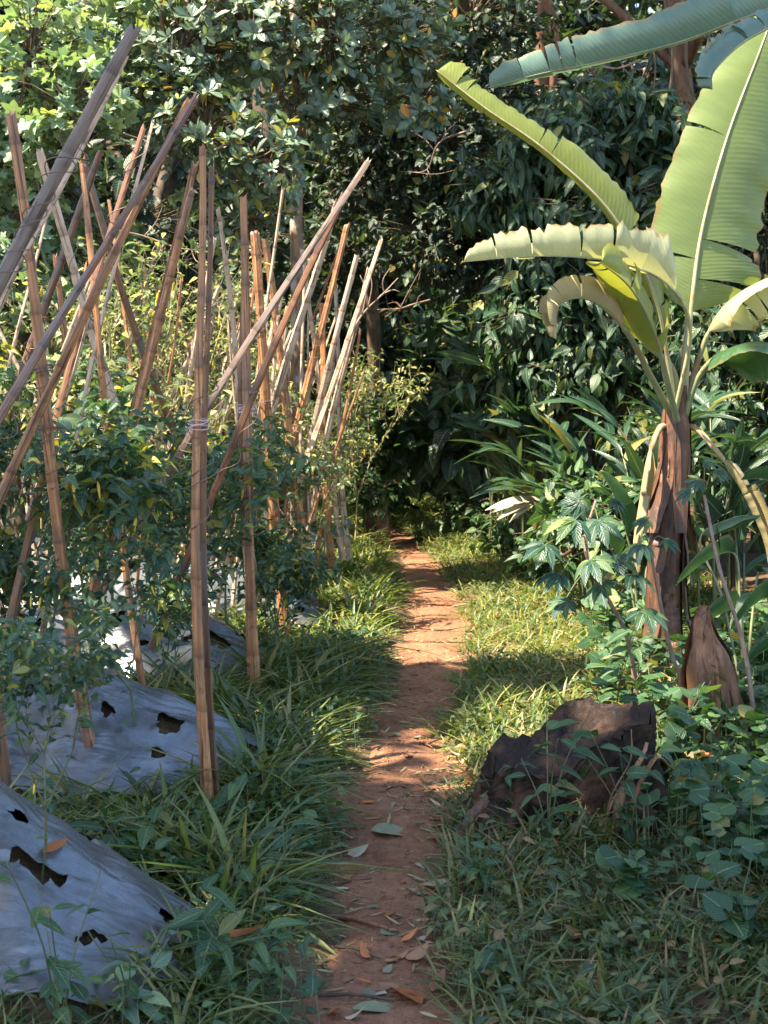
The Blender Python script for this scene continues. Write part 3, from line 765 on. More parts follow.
def make_chili(seed, h, mat, nleaf=5, lsize=(.05, .095), npep=6, name='chilli_plant', lev=5, low=.22, stemmat=None):
    rg = np.random.default_rng(seed)
    segs, tips = chili_skel(rg, h, levels=lev)
    root = empty(name)
    m = MB()
    for p, q, e, r in segs: tube(m, np.array([p, q, e]), [r, r*.88, r*.72], 5, cap=False)
    m.build('stem', stemmat or GSTEM, root)
    up = [t for t in tips if t[0][2] > low*h]
    Pp = []; Y = []
    for q, d, lv in up:
        for _ in range(rg.integers(2, nleaf+1) if lv < 4 else 1):
            a = rg.uniform(0, 6.28); o = np.array([math.cos(a), math.sin(a), rg.normal(-.25, .4)])
            Pp.append(q+rg.normal(0, .03, 3)); Y.append(o+d*.3)
    Pp = np.array(Pp); Y = np.array(Y); n = len(Pp)
    N = np.array([0, 0, 1.0])+.45*rg.normal(size=(n, 3))
    m = MB(); scatter(m, CHILI, Pp, Y, N, rg.uniform(*lsize, n), rg.uniform(.75, 1.2, n), rg.uniform(.4, 1.9, n))
    twigs(m, Pp-.0*Y, Pp+nrm(Y)*.012, .0012, .001)
    m.build('foliage', mat, root)
    for _ in range(npep):
        q, d, lv = up[rg.integers(0, len(up))]
        pm = MB(); l = rg.uniform(.05, .085)
        b = rg.normal(0, .012, 2)
        tube(pm, spline([q, q+np.array([b[0]*.4, b[1]*.4, -.02]), q+np.array([b[0], b[1], -.02-l*.6]), q+np.array([b[0]*1.8, b[1]*1.8, -.02-l])], 9), [.0014, .0018, .005, .0075, .0075, .0068, .0055, .0035, .0008], 7)
        pm.build('chilli_pepper', PEPPER, root)
    return root
PSTEM = barkmat('pale_dry_stem', (.22, .20, .08), (.42, .36, .18), (.30, .22, .13), 9, spec=.4, rough=.6, bumpd=.003)
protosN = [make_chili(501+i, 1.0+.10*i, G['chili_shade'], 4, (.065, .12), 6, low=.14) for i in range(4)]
protosF = [make_chili(601+i, 1.3+.15*i, G['chili'], 3, (.045, .085), 10, low=.1, stemmat=PSTEM) for i in range(4)]
usedp = set()
def place(proto, x, y, s, rz, label, cat, group, z=None, tilt=0):
    if id(proto) in usedp: o = copy_tree(proto)
    else: usedp.add(id(proto)); o = proto
    o.location = (x, y, float(H(x, y))-.01 if z is None else z); o.rotation_euler = (tilt, tilt*.6, rz); o.scale = (s, s, s)
    return tag(o, label, cat, group)
gN = 'chilli plants in the shaded front rows'; gF = 'chilli plants in the sunlit back rows'
near = [(-1.7, 6.5, .9, 'chilli plant at the left edge between the second and third silver sheets'), (-1.0, 6.35, .72, 'short chilli plant left of the upright double stake'), (-2.5, 7.3, .95, 'chilli plant farthest left on the third silver sheet'), (-1.25, 8.3, .85, 'chilli plant behind the third silver sheet, left of the upright stakes'),
        (-.55, 7.35, .62, 'small dark chilli bush beside the second upright stake'), (-1.75, 8.2, .95, 'chilli plant behind the crossed poles on the third silver sheet'),(-.95, 5.45, .60, 'low chilli sprig with hanging leaves left of the foot of the upright stake'),
        (-.92, 3.78, .50, 'spindly young chilli plant growing from the torn nearest silver sheet'),
        (-1.18, 5.6, .92, 'shaded chilli plant with a bare lower stem on the second silver sheet'),
        (-1.75, 5.5, 1.0, 'leafy chilli plant at the left edge over the second silver sheet'),
        (-1.42, 6.05, .98, 'chilli plant with yellow fruit behind the orange stake at the left edge'),
        (-.95, 6.9, .9, 'dark chilli plant directly behind the upright double stake'),
        (-2.1, 6.1, 1.05, 'tall chilli plant at the left edge under the broad dark stake'),
        (-1.45, 7.55, 1.0, 'chilli plant on the third bed between the crossed poles and the upright pair'),
        (-2.1, 7.7, 1.1, 'chilli plant on the third bed at the left edge'),
        (-.86, 7.75, .82, 'low dark chilli bush right of the upright double stake'),
        (-.62, 8.2, .78, 'bushy chilli plant in shade between the second and third upright stakes'),
        (-.78, 9.75, .86, 'chilli plant at the end of the fourth bed, leaning over the grass')]
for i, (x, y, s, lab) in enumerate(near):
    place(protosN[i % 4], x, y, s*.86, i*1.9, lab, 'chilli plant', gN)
k = 0
for yb in (8.6, 9.9, 10.9, 12.0, 13.2, 14.4, 15.8):
    for x in np.arange(-5.6, -.35, .52):
        if yb < 9 and x > -1.6: continue
        xx = x+rs.normal(0, .1); yy = yb+rs.normal(0, .14)
        if rs.random() < .2: continue
        if xx > -.5: xx = -.55
        place(protosF[k % 4], xx, yy, rs.uniform(.8, 1.1)*(.78 if xx > -1.2 else 1), rs.uniform(0, 6.28), 'tall chilli plant with yellowing leaves in the sunlit rows behind the stakes', 'chilli plant', gF)
        k += 1
place(protosF[1], -.36, 12.4, .95, 2.2, 'sunlit chilli plant reaching right over the grass below the fan of pale stakes', 'chilli plant', gF)
place(protosF[2], -.30, 14.5, 1.0, 4.2, 'last sunlit chilli plant before the dark trees, beside the clearing', 'chilli plant', gF)

# ------------------------------------------------------------------ trees and shrubs
def volume(rg, lumps, n, style, k=5, size=(.1, .15), inner=.5):
    """leaf clusters through lumpy ellipsoids -> positions, directions, normals, sizes, cluster centres, lump centres"""
    C = np.array([l[0] for l in lumps]); Rr = np.array([l[1] for l in lumps])
    w = (Rr[:, 0]*Rr[:, 2]); w = w/w.sum(); nc = n//k
    li = rg.choice(len(lumps), nc, p=w)
    d = rdir(rg, nc); rr = inner+(1.0-inner)*rg.random(nc)**.6
    rr = rr*(1+.16*np.sin(d[:, 0]*7+li)+.13*np.sin(d[:, 2]*9+d[:, 1]*6+li*2)+.08*rg.normal(size=nc))
    c = C[li]+d*Rr[li]*rr[:, None]
    out = nrm(d*np.array([1, 1, .8])+np.array([0, 0, .15])+.35*rg.normal(size=(nc, 3)))
    if style == 'whorl': out = nrm(out+np.array([0, 0, .55]))
    P_ = np.repeat(c, k, 0); O = np.repeat(out, k, 0); N_ = len(P_)
    ph = np.tile(np.arange(k)*6.283/k, nc)+np.repeat(rg.uniform(0, 6.28, nc), k)+rg.normal(0, .25, N_)
    ref = np.where(np.abs(O[:, 2:3]) < .85, [[0, 0, 1.0]], [[1.0, 0, 0]]); u = nrm(np.cross(O, ref)); v = np.cross(O, u)
    rad_ = np.cos(ph)[:, None]*u+np.sin(ph)[:, None]*v
    if style == 'whorl':
        al = rg.uniform(.75, 1.25, N_)[:, None]; Y = O*np.cos(al)+rad_*np.sin(al); N = O-.4*rad_+.2*rg.normal(size=(N_, 3))
    elif style == 'droop':
        P_ = P_-O*(np.tile(np.arange(k), nc)*np.mean(size)*.35)[:, None]
        Y = O*.45+rad_*.7+np.array([0, 0, -.75])*rg.uniform(.3, 1.3, N_)[:, None]; N = O*.7+np.array([0, 0, .6])+.3*rg.normal(size=(N_, 3))
    else:
        P_ = P_-O*(np.tile(np.arange(k), nc)*np.mean(size)*.28)[:, None]
        Y = O*.6+rad_*.9+np.array([0, 0, -.15]); N = np.array([0, 0, .9])+O*.4+.5*rg.normal(size=(N_, 3))
    S = rg.uniform(size[0]*.8, size[1], N_)*np.repeat(rg.uniform(.55, 1.2, nc), k)
    return P_, Y, N, S, c, C[li], out

def make_tree(name, label, cat, base, lumps, n, tp, mat, style, k, size, trunk_r=.1, bark=None, trunk=None, group=None, seed=0, inner=.45, limbs=True, tw=True, crown='crown'):
    rg = np.random.default_rng(3000+seed); base = np.asarray(base, float)
    root = empty(name, base, label, cat, group)
    lumps = [(np.asarray(c, float)-base, np.broadcast_to(np.asarray(r, float), (3,))) for c, r in lumps]
    cen = np.mean([l[0] for l in lumps], 0)
    if trunk is None:
        trunk = [(0, 0, -.1), (cen[0]*.15, cen[1]*.15, cen[2]*.4), (cen[0]*.6, cen[1]*.6, cen[2]*.85), tuple(cen)]
    else: trunk = [tuple(np.asarray(t, float)-base) for t in trunk]
    tp_ = spline(trunk, 30); rr = np.linspace(trunk_r*1.15, trunk_r*.6, 30); rr[:4] *= [1.5, 1.25, 1.12, 1.04]
    m = MB(); tube(m, tp_, rr, 12, lump=.09, rng=rg)
    if limbs:
        for c, r in lumps:
            i0 = int(rg.uniform(14, 26)); s = tp_[i0]
            mid = (s+c)/2+rg.normal(0, .12, 3)*np.linalg.norm(c-s)
            tube(m, spline([s, mid, c, c+r*rdir(rg, 1)[0]*.5], 14), np.linspace(trunk_r*.5, trunk_r*.12, 14), 7, lump=.08, rng=rg)
    m.build('trunk', bark or BARK, root)
    Pp, Y, N, S, c, lc, out = volume(rg, lumps, n, style, k, size, inner)
    m = MB(); scatter(m, tp, Pp, Y, N, S, rg.uniform(.8, 1.2, len(Pp)), rg.uniform(.3, 1.7, len(Pp)))
    f = m.build(crown, mat, root)
    if tw:
        m = MB(); s = np.random.default_rng(seed).random(len(c)) < .6
        st = lc[s]+(c[s]-lc[s])*.25; twigs(m, st, c[s], .010 if trunk_r > .05 else .006, .0025, sag=.03)
        m.build('twigs', TWIG, root)
    return root

E = lambda px, py, d, r: (P(px, py, d), r)
def gb(px, d, z=None):  # ground point in column px at distance d
    x = (px-384)/F*d; return (x, d, float(H(x, d)))

# lit lobed-leaf tree, top left
make_tree('lobed_leaf_tree', 'pale green tree with lobed maple-like leaves in the sun at the top left corner', 'tree', gb(20, 11.5),
          [E(30, 60, 11, (.8, .7, .75)), E(-60, 120, 11, (.8, .7, .9)), E(40, 170, 11.2, (.62, .6, .55)), E(-20, 280, 11, (.7, .6, .6)), E(110, 20, 11.8, (.55, .5, .45)), E(70, 105, 10.7, (.55, .5, .45)), E(95, 255, 11.4, (.5, .5, .4))],
          3400, LOBED, G['lobed'], 'gen', 4, (.08, .16), .07, seed=1)
# glossy whorled tree, top centre
make_tree('glossy_leaf_tree', 'tree with glossy leaves in rosettes and a pale lit trunk, top centre left', 'tree', gb(299, 12.5),
          [E(180, 50, 11.6, (.62, .6, .5)), E(250, 30, 11.8, (.6, .6, .5)), E(330, 35, 12, (.6, .6, .45)), E(400, 40, 12.2, (.55, .5, .45)), E(205, 130, 11.3, (.5, .5, .42)),
           E(262, 160, 11.2, (.42, .4, .38)), E(420, 100, 12.3, (.4, .4, .35)), E(170, 95, 11.5, (.45, .4, .35)), E(330, 100, 12.2, (.5, .4, .35)), E(235, 215, 11.5, (.36, .3, .3)), (np.array([-1.1, 10.7, 8.6]), (1.5, 1.3, .7)), (np.array([-.2, 11.6, 8.9]), (1.2, 1.2, .6))],  # last two lumps: unseen upper crown added to shade the drooping-leaf tree
          15500, OBOV, G['whorl'], 'whorl', 7, (.085, .15), .062, BARKL, trunk=[gb(299, 12.5), P(298, 330, 12.5), P(296, 190, 12.5), P(300, 110, 12.4), P(290, -60, 12.3), (-.9, 11.6, 8.3)], seed=2)
# dark fine-leaved tree right of centre
make_tree('fine_leaf_tree', 'dark small leaved tree in shade, top centre, with a brown trunk behind the stake fan', 'tree', gb(376, 16.5),
          [E(390, 110, 14, (.75, .7, .7)), E(455, 160, 14, (.8, .7, .75)), E(430, 240, 14, (.75, .7, .6)), E(490, 90, 14.4, (.7, .6, .6)), E(500, 250, 14.2, (.6, .6, .5)), E(360, 180, 14.6, (.6, .6, .6)),
           E(470, 20, 14.5, (.9, .7, .6)), E(340, 250, 15.2, (.6, .6, .6))],
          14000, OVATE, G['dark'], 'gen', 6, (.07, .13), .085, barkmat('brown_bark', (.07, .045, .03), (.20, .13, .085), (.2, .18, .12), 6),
          trunk=[gb(378, 16.5), P(375, 380, 16.3), P(372, 290, 16), P(366, 180, 15.5), P(380, 60, 14.8)], seed=3)
# drooping big-leaf tree behind banana
make_tree('coffee_like_tree', 'dark green tree with large drooping glossy leaves behind the banana plant', 'tree', gb(600, 12.5),
          [E(560, 150, 12, (.62, .55, .42)), E(620, 120, 12.2, (.62, .55, .42)), E(505, 190, 12.2, (.5, .45, .38)), E(600, 215, 11.8, (.65, .55, .42)), E(680, 170, 12.2, (.6, .5, .5)), E(545, 255, 11.9, (.5, .5, .36)), E(660, 270, 11.9, (.6, .5, .4)), E(600, 300, 11.6, (.5, .5, .35))],
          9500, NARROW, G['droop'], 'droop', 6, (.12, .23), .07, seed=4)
def shrub(px, d, lumps, n, tp, mat, style, k, size, label, seed, name='shrub', group=None, tr=.03, cat='shrub'):
    return make_tree(name, label, cat, gb(px, d), lumps, n, tp, mat, style, k, size, tr, seed=seed, group=group, crown='foliage')
shrub(366, 15.4, [E(366, 445, 15.4, (.26, .25, .36)), E(372, 490, 15.2, (.26, .25, .30)), E(356, 410, 15.6, (.25, .25, .3))], 1500, OVATE, G['weed'], 'gen', 6, (.07, .13), 'small bush hiding the foot of the brown trunk left of the path', 17, 'low_shrub')
shrub(450, 16.6, [E(420, 400, 17, (.65, .6, .6)), E(470, 350, 16.4, (.6, .6, .6)), E(400, 455, 18.5, (.6, .55, .45)), E(465, 440, 15.8, (.5, .5, .45)), E(392, 430, 16.0, (.34, .3, .45)), E(520, 330, 16, (.55, .5, .5)), E(372, 430, 19, (.7, .5, .7))], 2800, BIGOV, G['droop'], 'droop', 4, (.22, .38), 'shaded shrub with broad pointed leaves where the path disappears', 11, 'broadleaf_shrub')
shrub(540, 12.2, [E(540, 320, 11.9, (.5, .5, .4)), E(580, 370, 11.6, (.5, .5, .45)), E(510, 380, 12.4, (.5, .5, .45)), E(620, 340, 11.4, (.45, .4, .4))], 3600, NARROW, G['droop'], 'droop', 6, (.11, .21), 'bushy shrub with drooping leaves behind the ginger clump', 12, 'broadleaf_shrub')
shrub(735, 10.5, [E(720, 420, 10.2, (.5, .4, .45)), E(780, 360, 10.4, (.55, .5, .6)), E(700, 330, 10.6, (.5, .4, .5)), E(790, 480, 10, (.5, .5, .5)), E(640, 450, 10.6, (.4, .4, .4))], 3400, NARROW, G['droop'], 'droop', 6, (.11, .20), 'dark shrub behind the banana stem at the right edge', 13, 'broadleaf_shrub')
shrub(400, 24, [E(385, 440, 24.5, (.9, .7, .9)), E(440, 450, 22.5, (.8, .6, .6)), E(330, 420, 23.5, (.9, .7, 1.0))], 1800, OVATE, G['weed'], 'gen', 6, (.10, .18), 'low leafy shrub closing the far end of the clearing', 14, 'low_shrub')
shrub(600, 9.6, [E(590, 505, 9.6, (.35, .35, .30)), E(640, 530, 9.2, (.35, .3, .3)), E(560, 540, 10.3, (.3, .3, .25))], 1500, OVATE, G['weed'], 'gen', 5, (.08, .16), 'leafy undergrowth bush left of the banana stem', 15, 'low_shrub')
shrub(505, 13.6, [E(505, 525, 13.6, (.35, .3, .25)), E(475, 505, 15.6, (.4, .3, .3)), E(540, 555, 12.1, (.3, .3, .22))], 1500, OVATE, G['weed'], 'gen', 5, (.07, .14), 'low leafy bush along the grass under the ginger leaves', 16, 'low_shrub')

# forest filling the slope behind: a few kinds, copied
def proto_tree(name, n, tp, mat, style, k, size, lum, tr, seed, h):
    rg = np.random.default_rng(seed)
    lumps = [(np.array([rg.normal(0, .7), rg.normal(0, .6), h*rg.uniform(.35, 1.0)]), np.array([1, 1, .8])*rg.uniform(.6, 1.05)) for _ in range(lum)]
    return make_tree(name, None, None, (0, 0, 0), lumps, n, tp, mat, style, k, size, tr, seed=seed)
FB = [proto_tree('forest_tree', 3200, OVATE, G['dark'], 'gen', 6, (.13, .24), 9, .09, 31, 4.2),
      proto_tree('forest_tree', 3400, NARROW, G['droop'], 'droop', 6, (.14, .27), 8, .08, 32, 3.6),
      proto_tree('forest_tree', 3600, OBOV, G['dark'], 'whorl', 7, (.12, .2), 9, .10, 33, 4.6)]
gfo = 'forest trees on the shaded slope'
k = 0
for d, xs in ((17.6, (-6.2, -4.4, -3.2, 2.8, 3.8, 5.2)), (20.0, (-7, -5, -3.2, 2.8, 4.0, 5.8)), (24.2, (-7.5, -5.2, -3.4, -1.6, -.2, 1.2, 3.2, 5.4, 7.4)), (26.5, (-8, -5.6, -3.0, -.6, 1.9, 4.4, 7, 9)), (30.5, (-8.5, -5.5, -2.5, .5, 3.2, 5.8, 8.6, 11.5)), (13.6, (-6.4, -4.6, -3.4, 3.2, 4.6)), (10.6, (3.6, 4.4))):
    for x in xs:
        xx = x+rs.normal(0, .3); dd = d+rs.normal(0, .4)
        s = rs.uniform(1.9, 2.3) if d > 25 else rs.uniform(1.1, 1.5) if d > 15 else rs.uniform(.85, 1.05)
        place(FB[k % 3], xx, dd, s, rs.uniform(0, 6.28), 'dense shaded forest tree merging into the dark woods behind the garden', 'tree', gfo)
        k += 1

# tall trees whose crowns close over the frame and shade the place
def tall(name, label, base, cen, rs_, n, r0, bark, seed, lum=7, tpn=None, lean=None):
    rg = np.random.default_rng(seed); cen = np.asarray(cen, float)
    lumps = [(cen+rg.normal(0, 1, 3)*np.array([rs_*.55, rs_*.5, .5]), np.array([1, 1, .55])*rs_*rg.uniform(.45, .62)) for _ in range(lum)]
    trunk = [base, lean or tuple((np.asarray(base)*.6+cen*.4)), tuple(cen)]
    trunk[1] = (base[0]*.8+cen[0]*.2, base[1]*.8+cen[1]*.2, (base[2]+cen[2])*.5) if lean is None else lean
    return make_tree(name, label, 'tree', base, lumps, n, OVATE, G['canopy'], 'gen', 6, (.26, .42), r0, bark, trunk=trunk, seed=seed, tw=False)
tall('tall_tree', 'tall forest tree with a reddish brown trunk rising at the top centre right', gb(537, 19), (2.2, 18.2, 10.2), 3.0, 3300, .12, barkmat('red_bark', (.09, .04, .022), (.24, .12, .065), None, 6), 51)
tall('tall_tree', 'tall forest tree with a slender brown trunk and hanging vines at the top right', gb(702, 14.5), (2.2, 13.9, 9.4), 2.4, 2800, .11, barkmat('vine_bark', (.07, .038, .024), (.20, .11, .065), None, 6), 52)
tall('tall_tree', 'tall forest tree behind the glossy leaved tree, its trunk mostly in shadow', gb(268, 19), (-2.2, 22.0, 11.0), 3.2, 3300, .15, BARK, 53)
tall('tall_tree', 'tall forest tree farthest left behind the chilli rows, trunk in shade', gb(120, 17.5), (-7.2, 20.2, 10.4), 2.6, 2800, .14, BARK, 54)
tall('tall_tree', 'tall forest tree with a brown trunk just right of the lobed leaves', gb(66, 15.5), (-7.6, 15.6, 9.8), 2.2, 1800, .10, barkmat('mid_bark', (.07, .045, .03), (.19, .12, .08), None, 6), 55)
# unseen trees added left of and behind the camera to shade the foreground
tall('tall_tree', 'tall shade tree left of the viewpoint', (-7.4, -1.5, 0), (-6.9, 1.0, 9.6), 2.2, 2500, .2, BARK, 61)
tall('tall_tree', 'tall shade tree leaning over the nearest bed', (-8.6, 2.2, 0), (-5.7, 2.5, 9.7), 1.9, 2400, .2, BARK, 62)
tall('tall_tree', 'tall shade tree leaning in from behind the viewpoint', (-2.6, -4.6, 0), (-4.3, .3, 9.5), 1.9, 3000, .2, BARK, 65)
tall('tall_tree', 'tall shade tree behind the viewpoint', (-3.2, -3.0, 0), (-3.0, 2.2, 9.8), 1.9, 3600, .2, BARK, 63)
tall('tall_tree', 'tall slender shade tree reaching over the upright stakes', (-7.9, 4.6, 0), (-5.2, 4.9, 9.6), 1.15, 1100, .12, BARK, 64)

# vines and roots at the top right
vm = [((690, -10), (686, 60), (697, 120), (688, 175), (700, 215)), ((668, -10), (672, 70), (662, 140), (671, 200)), ((712, 10), (705, 80), (716, 130), (704, 190)), ((640, 20), (655, 60), (650, 120))]
for i, v in enumerate(vm):
    m = MB(); tube(m, spline([P(a, b, 13.9-.15*i) for a, b in v], 40), .016-.003*i, 6, lump=.15)
    tag(m.build('liana', TWIG, loc=P(v[0][0], v[0][1], 13.9)), ['brown vine hanging beside the slender trunk, thickest of the four', 'brown vine hanging just left of the thickest vine', 'twisted vine hanging right of the slender trunk', 'thin short vine hanging left of all the others'][i], 'vine', 'vines hanging at the top right')
# bare forked twig beside the stake fan
m = MB(); tube(m, spline([P(345, 345, 10.9), P(362, 315, 10.9), P(384, 293, 10.8), P(398, 278, 10.8)], 16), np.linspace(.012, .003, 16), 6, lump=.1)
for a, b, c in (((368, 308), (372, 285), (368, 268)), ((380, 296), (392, 290), (400, 292)), ((384, 293), (383, 280), (390, 268)), ((362, 315), (366, 292), (360, 275))):
    tube(m, spline([P(*a, 10.85), P(*b, 10.8), P(*c, 10.8)], 10), np.linspace(.006, .002, 10), 5)
tag(m.build('bare_branch', plain('dead_twig', (.36, .26, .19), .8), loc=P(345, 345, 10.9)), 'bare forked branch sticking out right of the pale stake fan', 'branch')

rgt = np.random.default_rng(88)
for i, (px, py, d, lab) in enumerate([(215, 150, 10.9, 'bare grey branch below the glossy leaves at the top left'), (470, 130, 12.9, 'dead branch in the dark fine leaved tree'), (640, 60, 12.6, 'tangled dead branch under the blue green banana leaf'), (430, 300, 13.2, 'drooping bare twig in the dark gap right of the fan'), (110, 230, 9.8, 'bare twig above the chilli rows at the upper left')]):
    m = MB(); a = P(px, py, d); b = a+np.array([rgt.uniform(.4, .9)*rgt.choice([-1, 1]), rgt.uniform(-.2, .2), rgt.uniform(-.5, .3)])
    q = spline([a, (a*2+b)/3+rgt.normal(0, .06, 3), (a+2*b)/3+rgt.normal(0, .06, 3), b], 24); tube(m, q, np.linspace(.012, .003, 24), 6, lump=.1)
    for k_ in range(7):
        s0 = q[rgt.integers(4, 23)]; e0 = s0+rgt.normal(0, .16, 3)+np.array([0, 0, .05]); tube(m, spline([s0, (s0+e0)/2+rgt.normal(0, .03, 3), e0], 9), np.linspace(.005, .0015, 9), 5)
    tag(m.build('bare_branch', CSTEM, loc=a), lab, 'branch')

# ------------------------------------------------------------------ banana plants
def ban_leaf(root, mids, wmax, side, mat, petm=None, blade0=.2, fold=(.3, .3), tears=(5, 5), seed=0, rib=.022, n=90, base=(0, 0, 0), wl=1.0, wr=1.0, droopy=.25, tipw=.4, rag=.02, sagv=0.0, name='leaf'):
    rg = np.random.default_rng(seed)
    p = spline(np.asarray(mids, float), n)-np.asarray(base)
    t = nrm(np.gradient(p, axis=0)); W = nrm(np.asarray(side, float)-t*(t@np.asarray(side, float))[:, None]); Nn = np.cross(W, t)
    i0 = int(blade0*n)
    m = MB()
    for s, tr, fo, wk in ((-1, tears[0], fold[0], wl), (1, tears[1], fold[1], wr)):
        cuts = np.sort(rg.uniform(i0+4, n-4, tr)).astype(int); cuts = np.unique(np.concatenate([[i0], cuts, [n-1]]))
        for a, b in zip(cuts[:-1], cuts[1:]):
            if b-a < 2: continue
            fx = np.linspace(a, b, max(4, (b-a)+1)); nu = 9
            dfo = rg.normal(0, droopy*.45); cutl = 1+rg.normal(0, .04)
            gp = rg.uniform(.35, 1.0)*.5
            rows = []; uvs = []
            for f in fx:
                i = min(int(f), n-2); fr = f-i
                pp = p[i]*(1-fr)+p[i+1]*fr; tt = t[i]*(1-fr)+t[i+1]*fr; ww = W[i]*(1-fr)+W[i+1]*fr; nn_ = Nn[i]*(1-fr)+Nn[i+1]*fr
                v = (f-i0)/(n-1-i0)
                prof = min(1, (v/.14+.02))**.6*(max(0, 1-v)**tipw) if v < 1 else 0
                prof = prof*(1-.25*max(0, .35-v))
                wd = wmax*.5*prof*wk*cutl*(1+rag*rg.normal())
                inset = ((f-a)/(b-a)-.5)*2
                row = []
                for j in range(nu):
                    u = j/(nu-1)
                    ang = fo+dfo+droopy*u*1.6
                    d1 = ww*s*math.cos(ang)-nn_*math.sin(ang)
                    slip = -inset*gp*.05*u*wmax if True else 0
                    rip = (.0022*math.sin(f*1.7+u*2)+.006*math.sin(f*.31+seed+s)+.004*math.sin(f*.73+u*4+seed))*u*wmax*1.3
                    row.append(pp+d1*wd*u+tt*(slip+.10*u*wd)+nn_*rip+np.array([0, 0, -sagv*u*u*wd]))
                    uvs.append((.5+s*.5*u, v))
                rows.append(row)
            V = np.array(rows).reshape(-1, 3); T = gridT(len(fx), nu)
            if s > 0: T = T[:, ::-1]
            m.add(V, T, np.array(uvs))
    o = m.build(name, mat, root)
    m = MB(); rr = np.linspace(rib, rib*.13, n); rr[:i0] = np.linspace(rib*1.35, rib, i0) if i0 else rr[:i0]
    tube(m, p-Nn*0+np.array([0, 0, 0]), rr, 8, flat=.8)
    m.build('midrib', petm or MIDR, o)
    return o

D = 7.8
bb = np.array(gb(668, D)); 
banana = empty('banana_plant', bb, 'young banana plant with a brown sheathed stem and sunlit torn leaves', 'banana plant')
# pseudostem of wrapped sheaths
m = MB(); ps = spline([P(667, 700, D), P(666, 620, D), P(668, 540, D), P(674, 470, D), P(676, 420, D), P(680, 385, D)], 60)-bb
tube(m, ps, np.interp(np.linspace(0, 1, 60), [0, .1, .5, .85, 1], [.12, .092, .074, .058, .048]), 20, lump=.035, ridges=5)
m.build('stem', SHEATH, banana)
rg = np.random.default_rng(9)
for i in range(16):   # loose dry sheath strips
    a = rg.uniform(2.6, 6.9); f0 = rg.uniform(.0, .55); f1 = min(.98, f0+rg.uniform(.25, .5)); nn = 22
    q = np.array([ps[int(f*59)] for f in np.linspace(f0, f1, nn)]); r_ = np.interp(np.linspace(f0, f1, nn), [0, .1, .5, .85, 1], [.150, .115, .090, .068, .05])
    tt = np.linspace(0, 1, nn); lift = .05*rg.uniform(.1, 1.0)*np.clip((.35-tt)/.35, 0, 1)**1.5; w = rg.uniform(.022, .05)
    wv = .01*np.sin(tt*14+i)
    V = []
    for j in range(nn):
        for k_ in (-1, -.3, .4, 1):
            aa = a+k_*w/r_[j]*(.4+.9*math.sin(math.pi*(.1+.85*tt[j])))+wv[j]*3
            rr_ = r_[j]+lift[j]+.006+.006*(k_*k_)
            V.append(q[j]+np.array([math.cos(aa), math.sin(aa), 0])*rr_)
    m = MB(); m.add(V, gridT(nn, 4)); 
    o = m.build('dry_sheath', SHEATH, banana)
def pd(*a): return [P(x, y, d) for x, y, d in a]
top = (679, 405, D)
ban_leaf(banana, pd((683, 430, D), (686, 370, D-.02), (692, 300, D-.05), (703, 225, D), (728, 135, D+.1), (760, 50, D+.25), (790, -30, D+.5)), .88, (1, .25, .05), BAN, MIDR, .30, (.10, -.05), (4, 5), 1, .020, base=bb, wl=.72, wr=1.0, droopy=.14, sagv=.06, tipw=.35)
ban_leaf(banana, pd((676, 425, D), (668, 360, D-.1), (652, 290, D-.2), (610, 212, D-.3), (545, 150, D-.35), (485, 108, D-.35), (436, 70, D-.3)), .46, (.5, -.1, .75), BANY, MIDR, .22, (1.0, .30), (5, 7), 2, .016, base=bb, wl=.75, wr=.95, droopy=.4, tipw=.15, rag=.045)
ban_leaf(banana, pd((676, 410, D-.05), (690, 330, D-.25), (668, 285, D-.4), (615, 262, D-.55), (540, 256, D-.65), (462, 262, D-.7)), .46, (.15, -.75, .45), BANP, MIDR, .36, (.35, .30), (9, 9), 3, .013, base=bb, droopy=.4, tipw=.40, rag=.08)
ban_leaf(banana, pd((678, 425, D-.05), (668, 385, D-.2), (655, 335, D-.4), (632, 290, D-.6), (600, 262, D-.8)), .52, (1, .2, .15), BANY, PETI, .40, (.30, .45), (3, 5), 4, .016, base=bb, droopy=.4, tipw=.3)
ban_leaf(banana, pd((674, 420, D), (650, 375, D-.2), (625, 330, D-.4), (590, 300, D-.5), (560, 305, D-.55), (556, 340, D-.6)), .30, (.4, -.6, .5), BDRY, PETI, .42, (.6, .6), (4, 4), 5, .016, base=bb, droopy=.45, tipw=.35)
ban_leaf(banana, pd((682, 420, D), (695, 370, D), (718, 315, D-.1), (755, 285, D-.2), (815, 262, D-.3)), .46, (-.1, -.7, .5), BANP, PETI, .42, (.35, .4), (3, 3), 6, .018, base=bb, droopy=.35, tipw=.35)
ban_leaf(banana, pd((682, 425, D), (700, 375, D-.1), (730, 350, D-.3), (775, 345, D-.5), (840, 375, D-.7)), .52, (0, -.8, .4), BAND, PETI, .38, (.25, .4), (3, 3), 7, .018, base=bb, droopy=.35, tipw=.35)
ban_leaf(banana, pd((686, 425, D), (700, 432, D-.05), (722, 458, D-.15), (745, 490, D-.25), (765, 535, D-.3), (772, 575, D-.3)), .34, (.9, .2, .3), BDRY, MIDD, .42, (.5, .8), (3, 3), 8, .017, base=bb, droopy=.5, tipw=.3, name='dead_leaf')['label'] = 'yellowing leaf hanging down on the right of the stem'
ban_leaf(banana, pd((670, 430, D), (660, 428, D-.06), (648, 460, D-.12), (640, 505, D-.16), (634, 545, D-.18), (636, 575, D-.18)), .17, (.7, .2, .1), BDRY, MIDD, .35, (1.0, .7), (2, 2), 9, .017, base=bb, droopy=.5, tipw=.3, name='dead_leaf')['label'] = 'pale dry midrib bent down on the left of the stem'
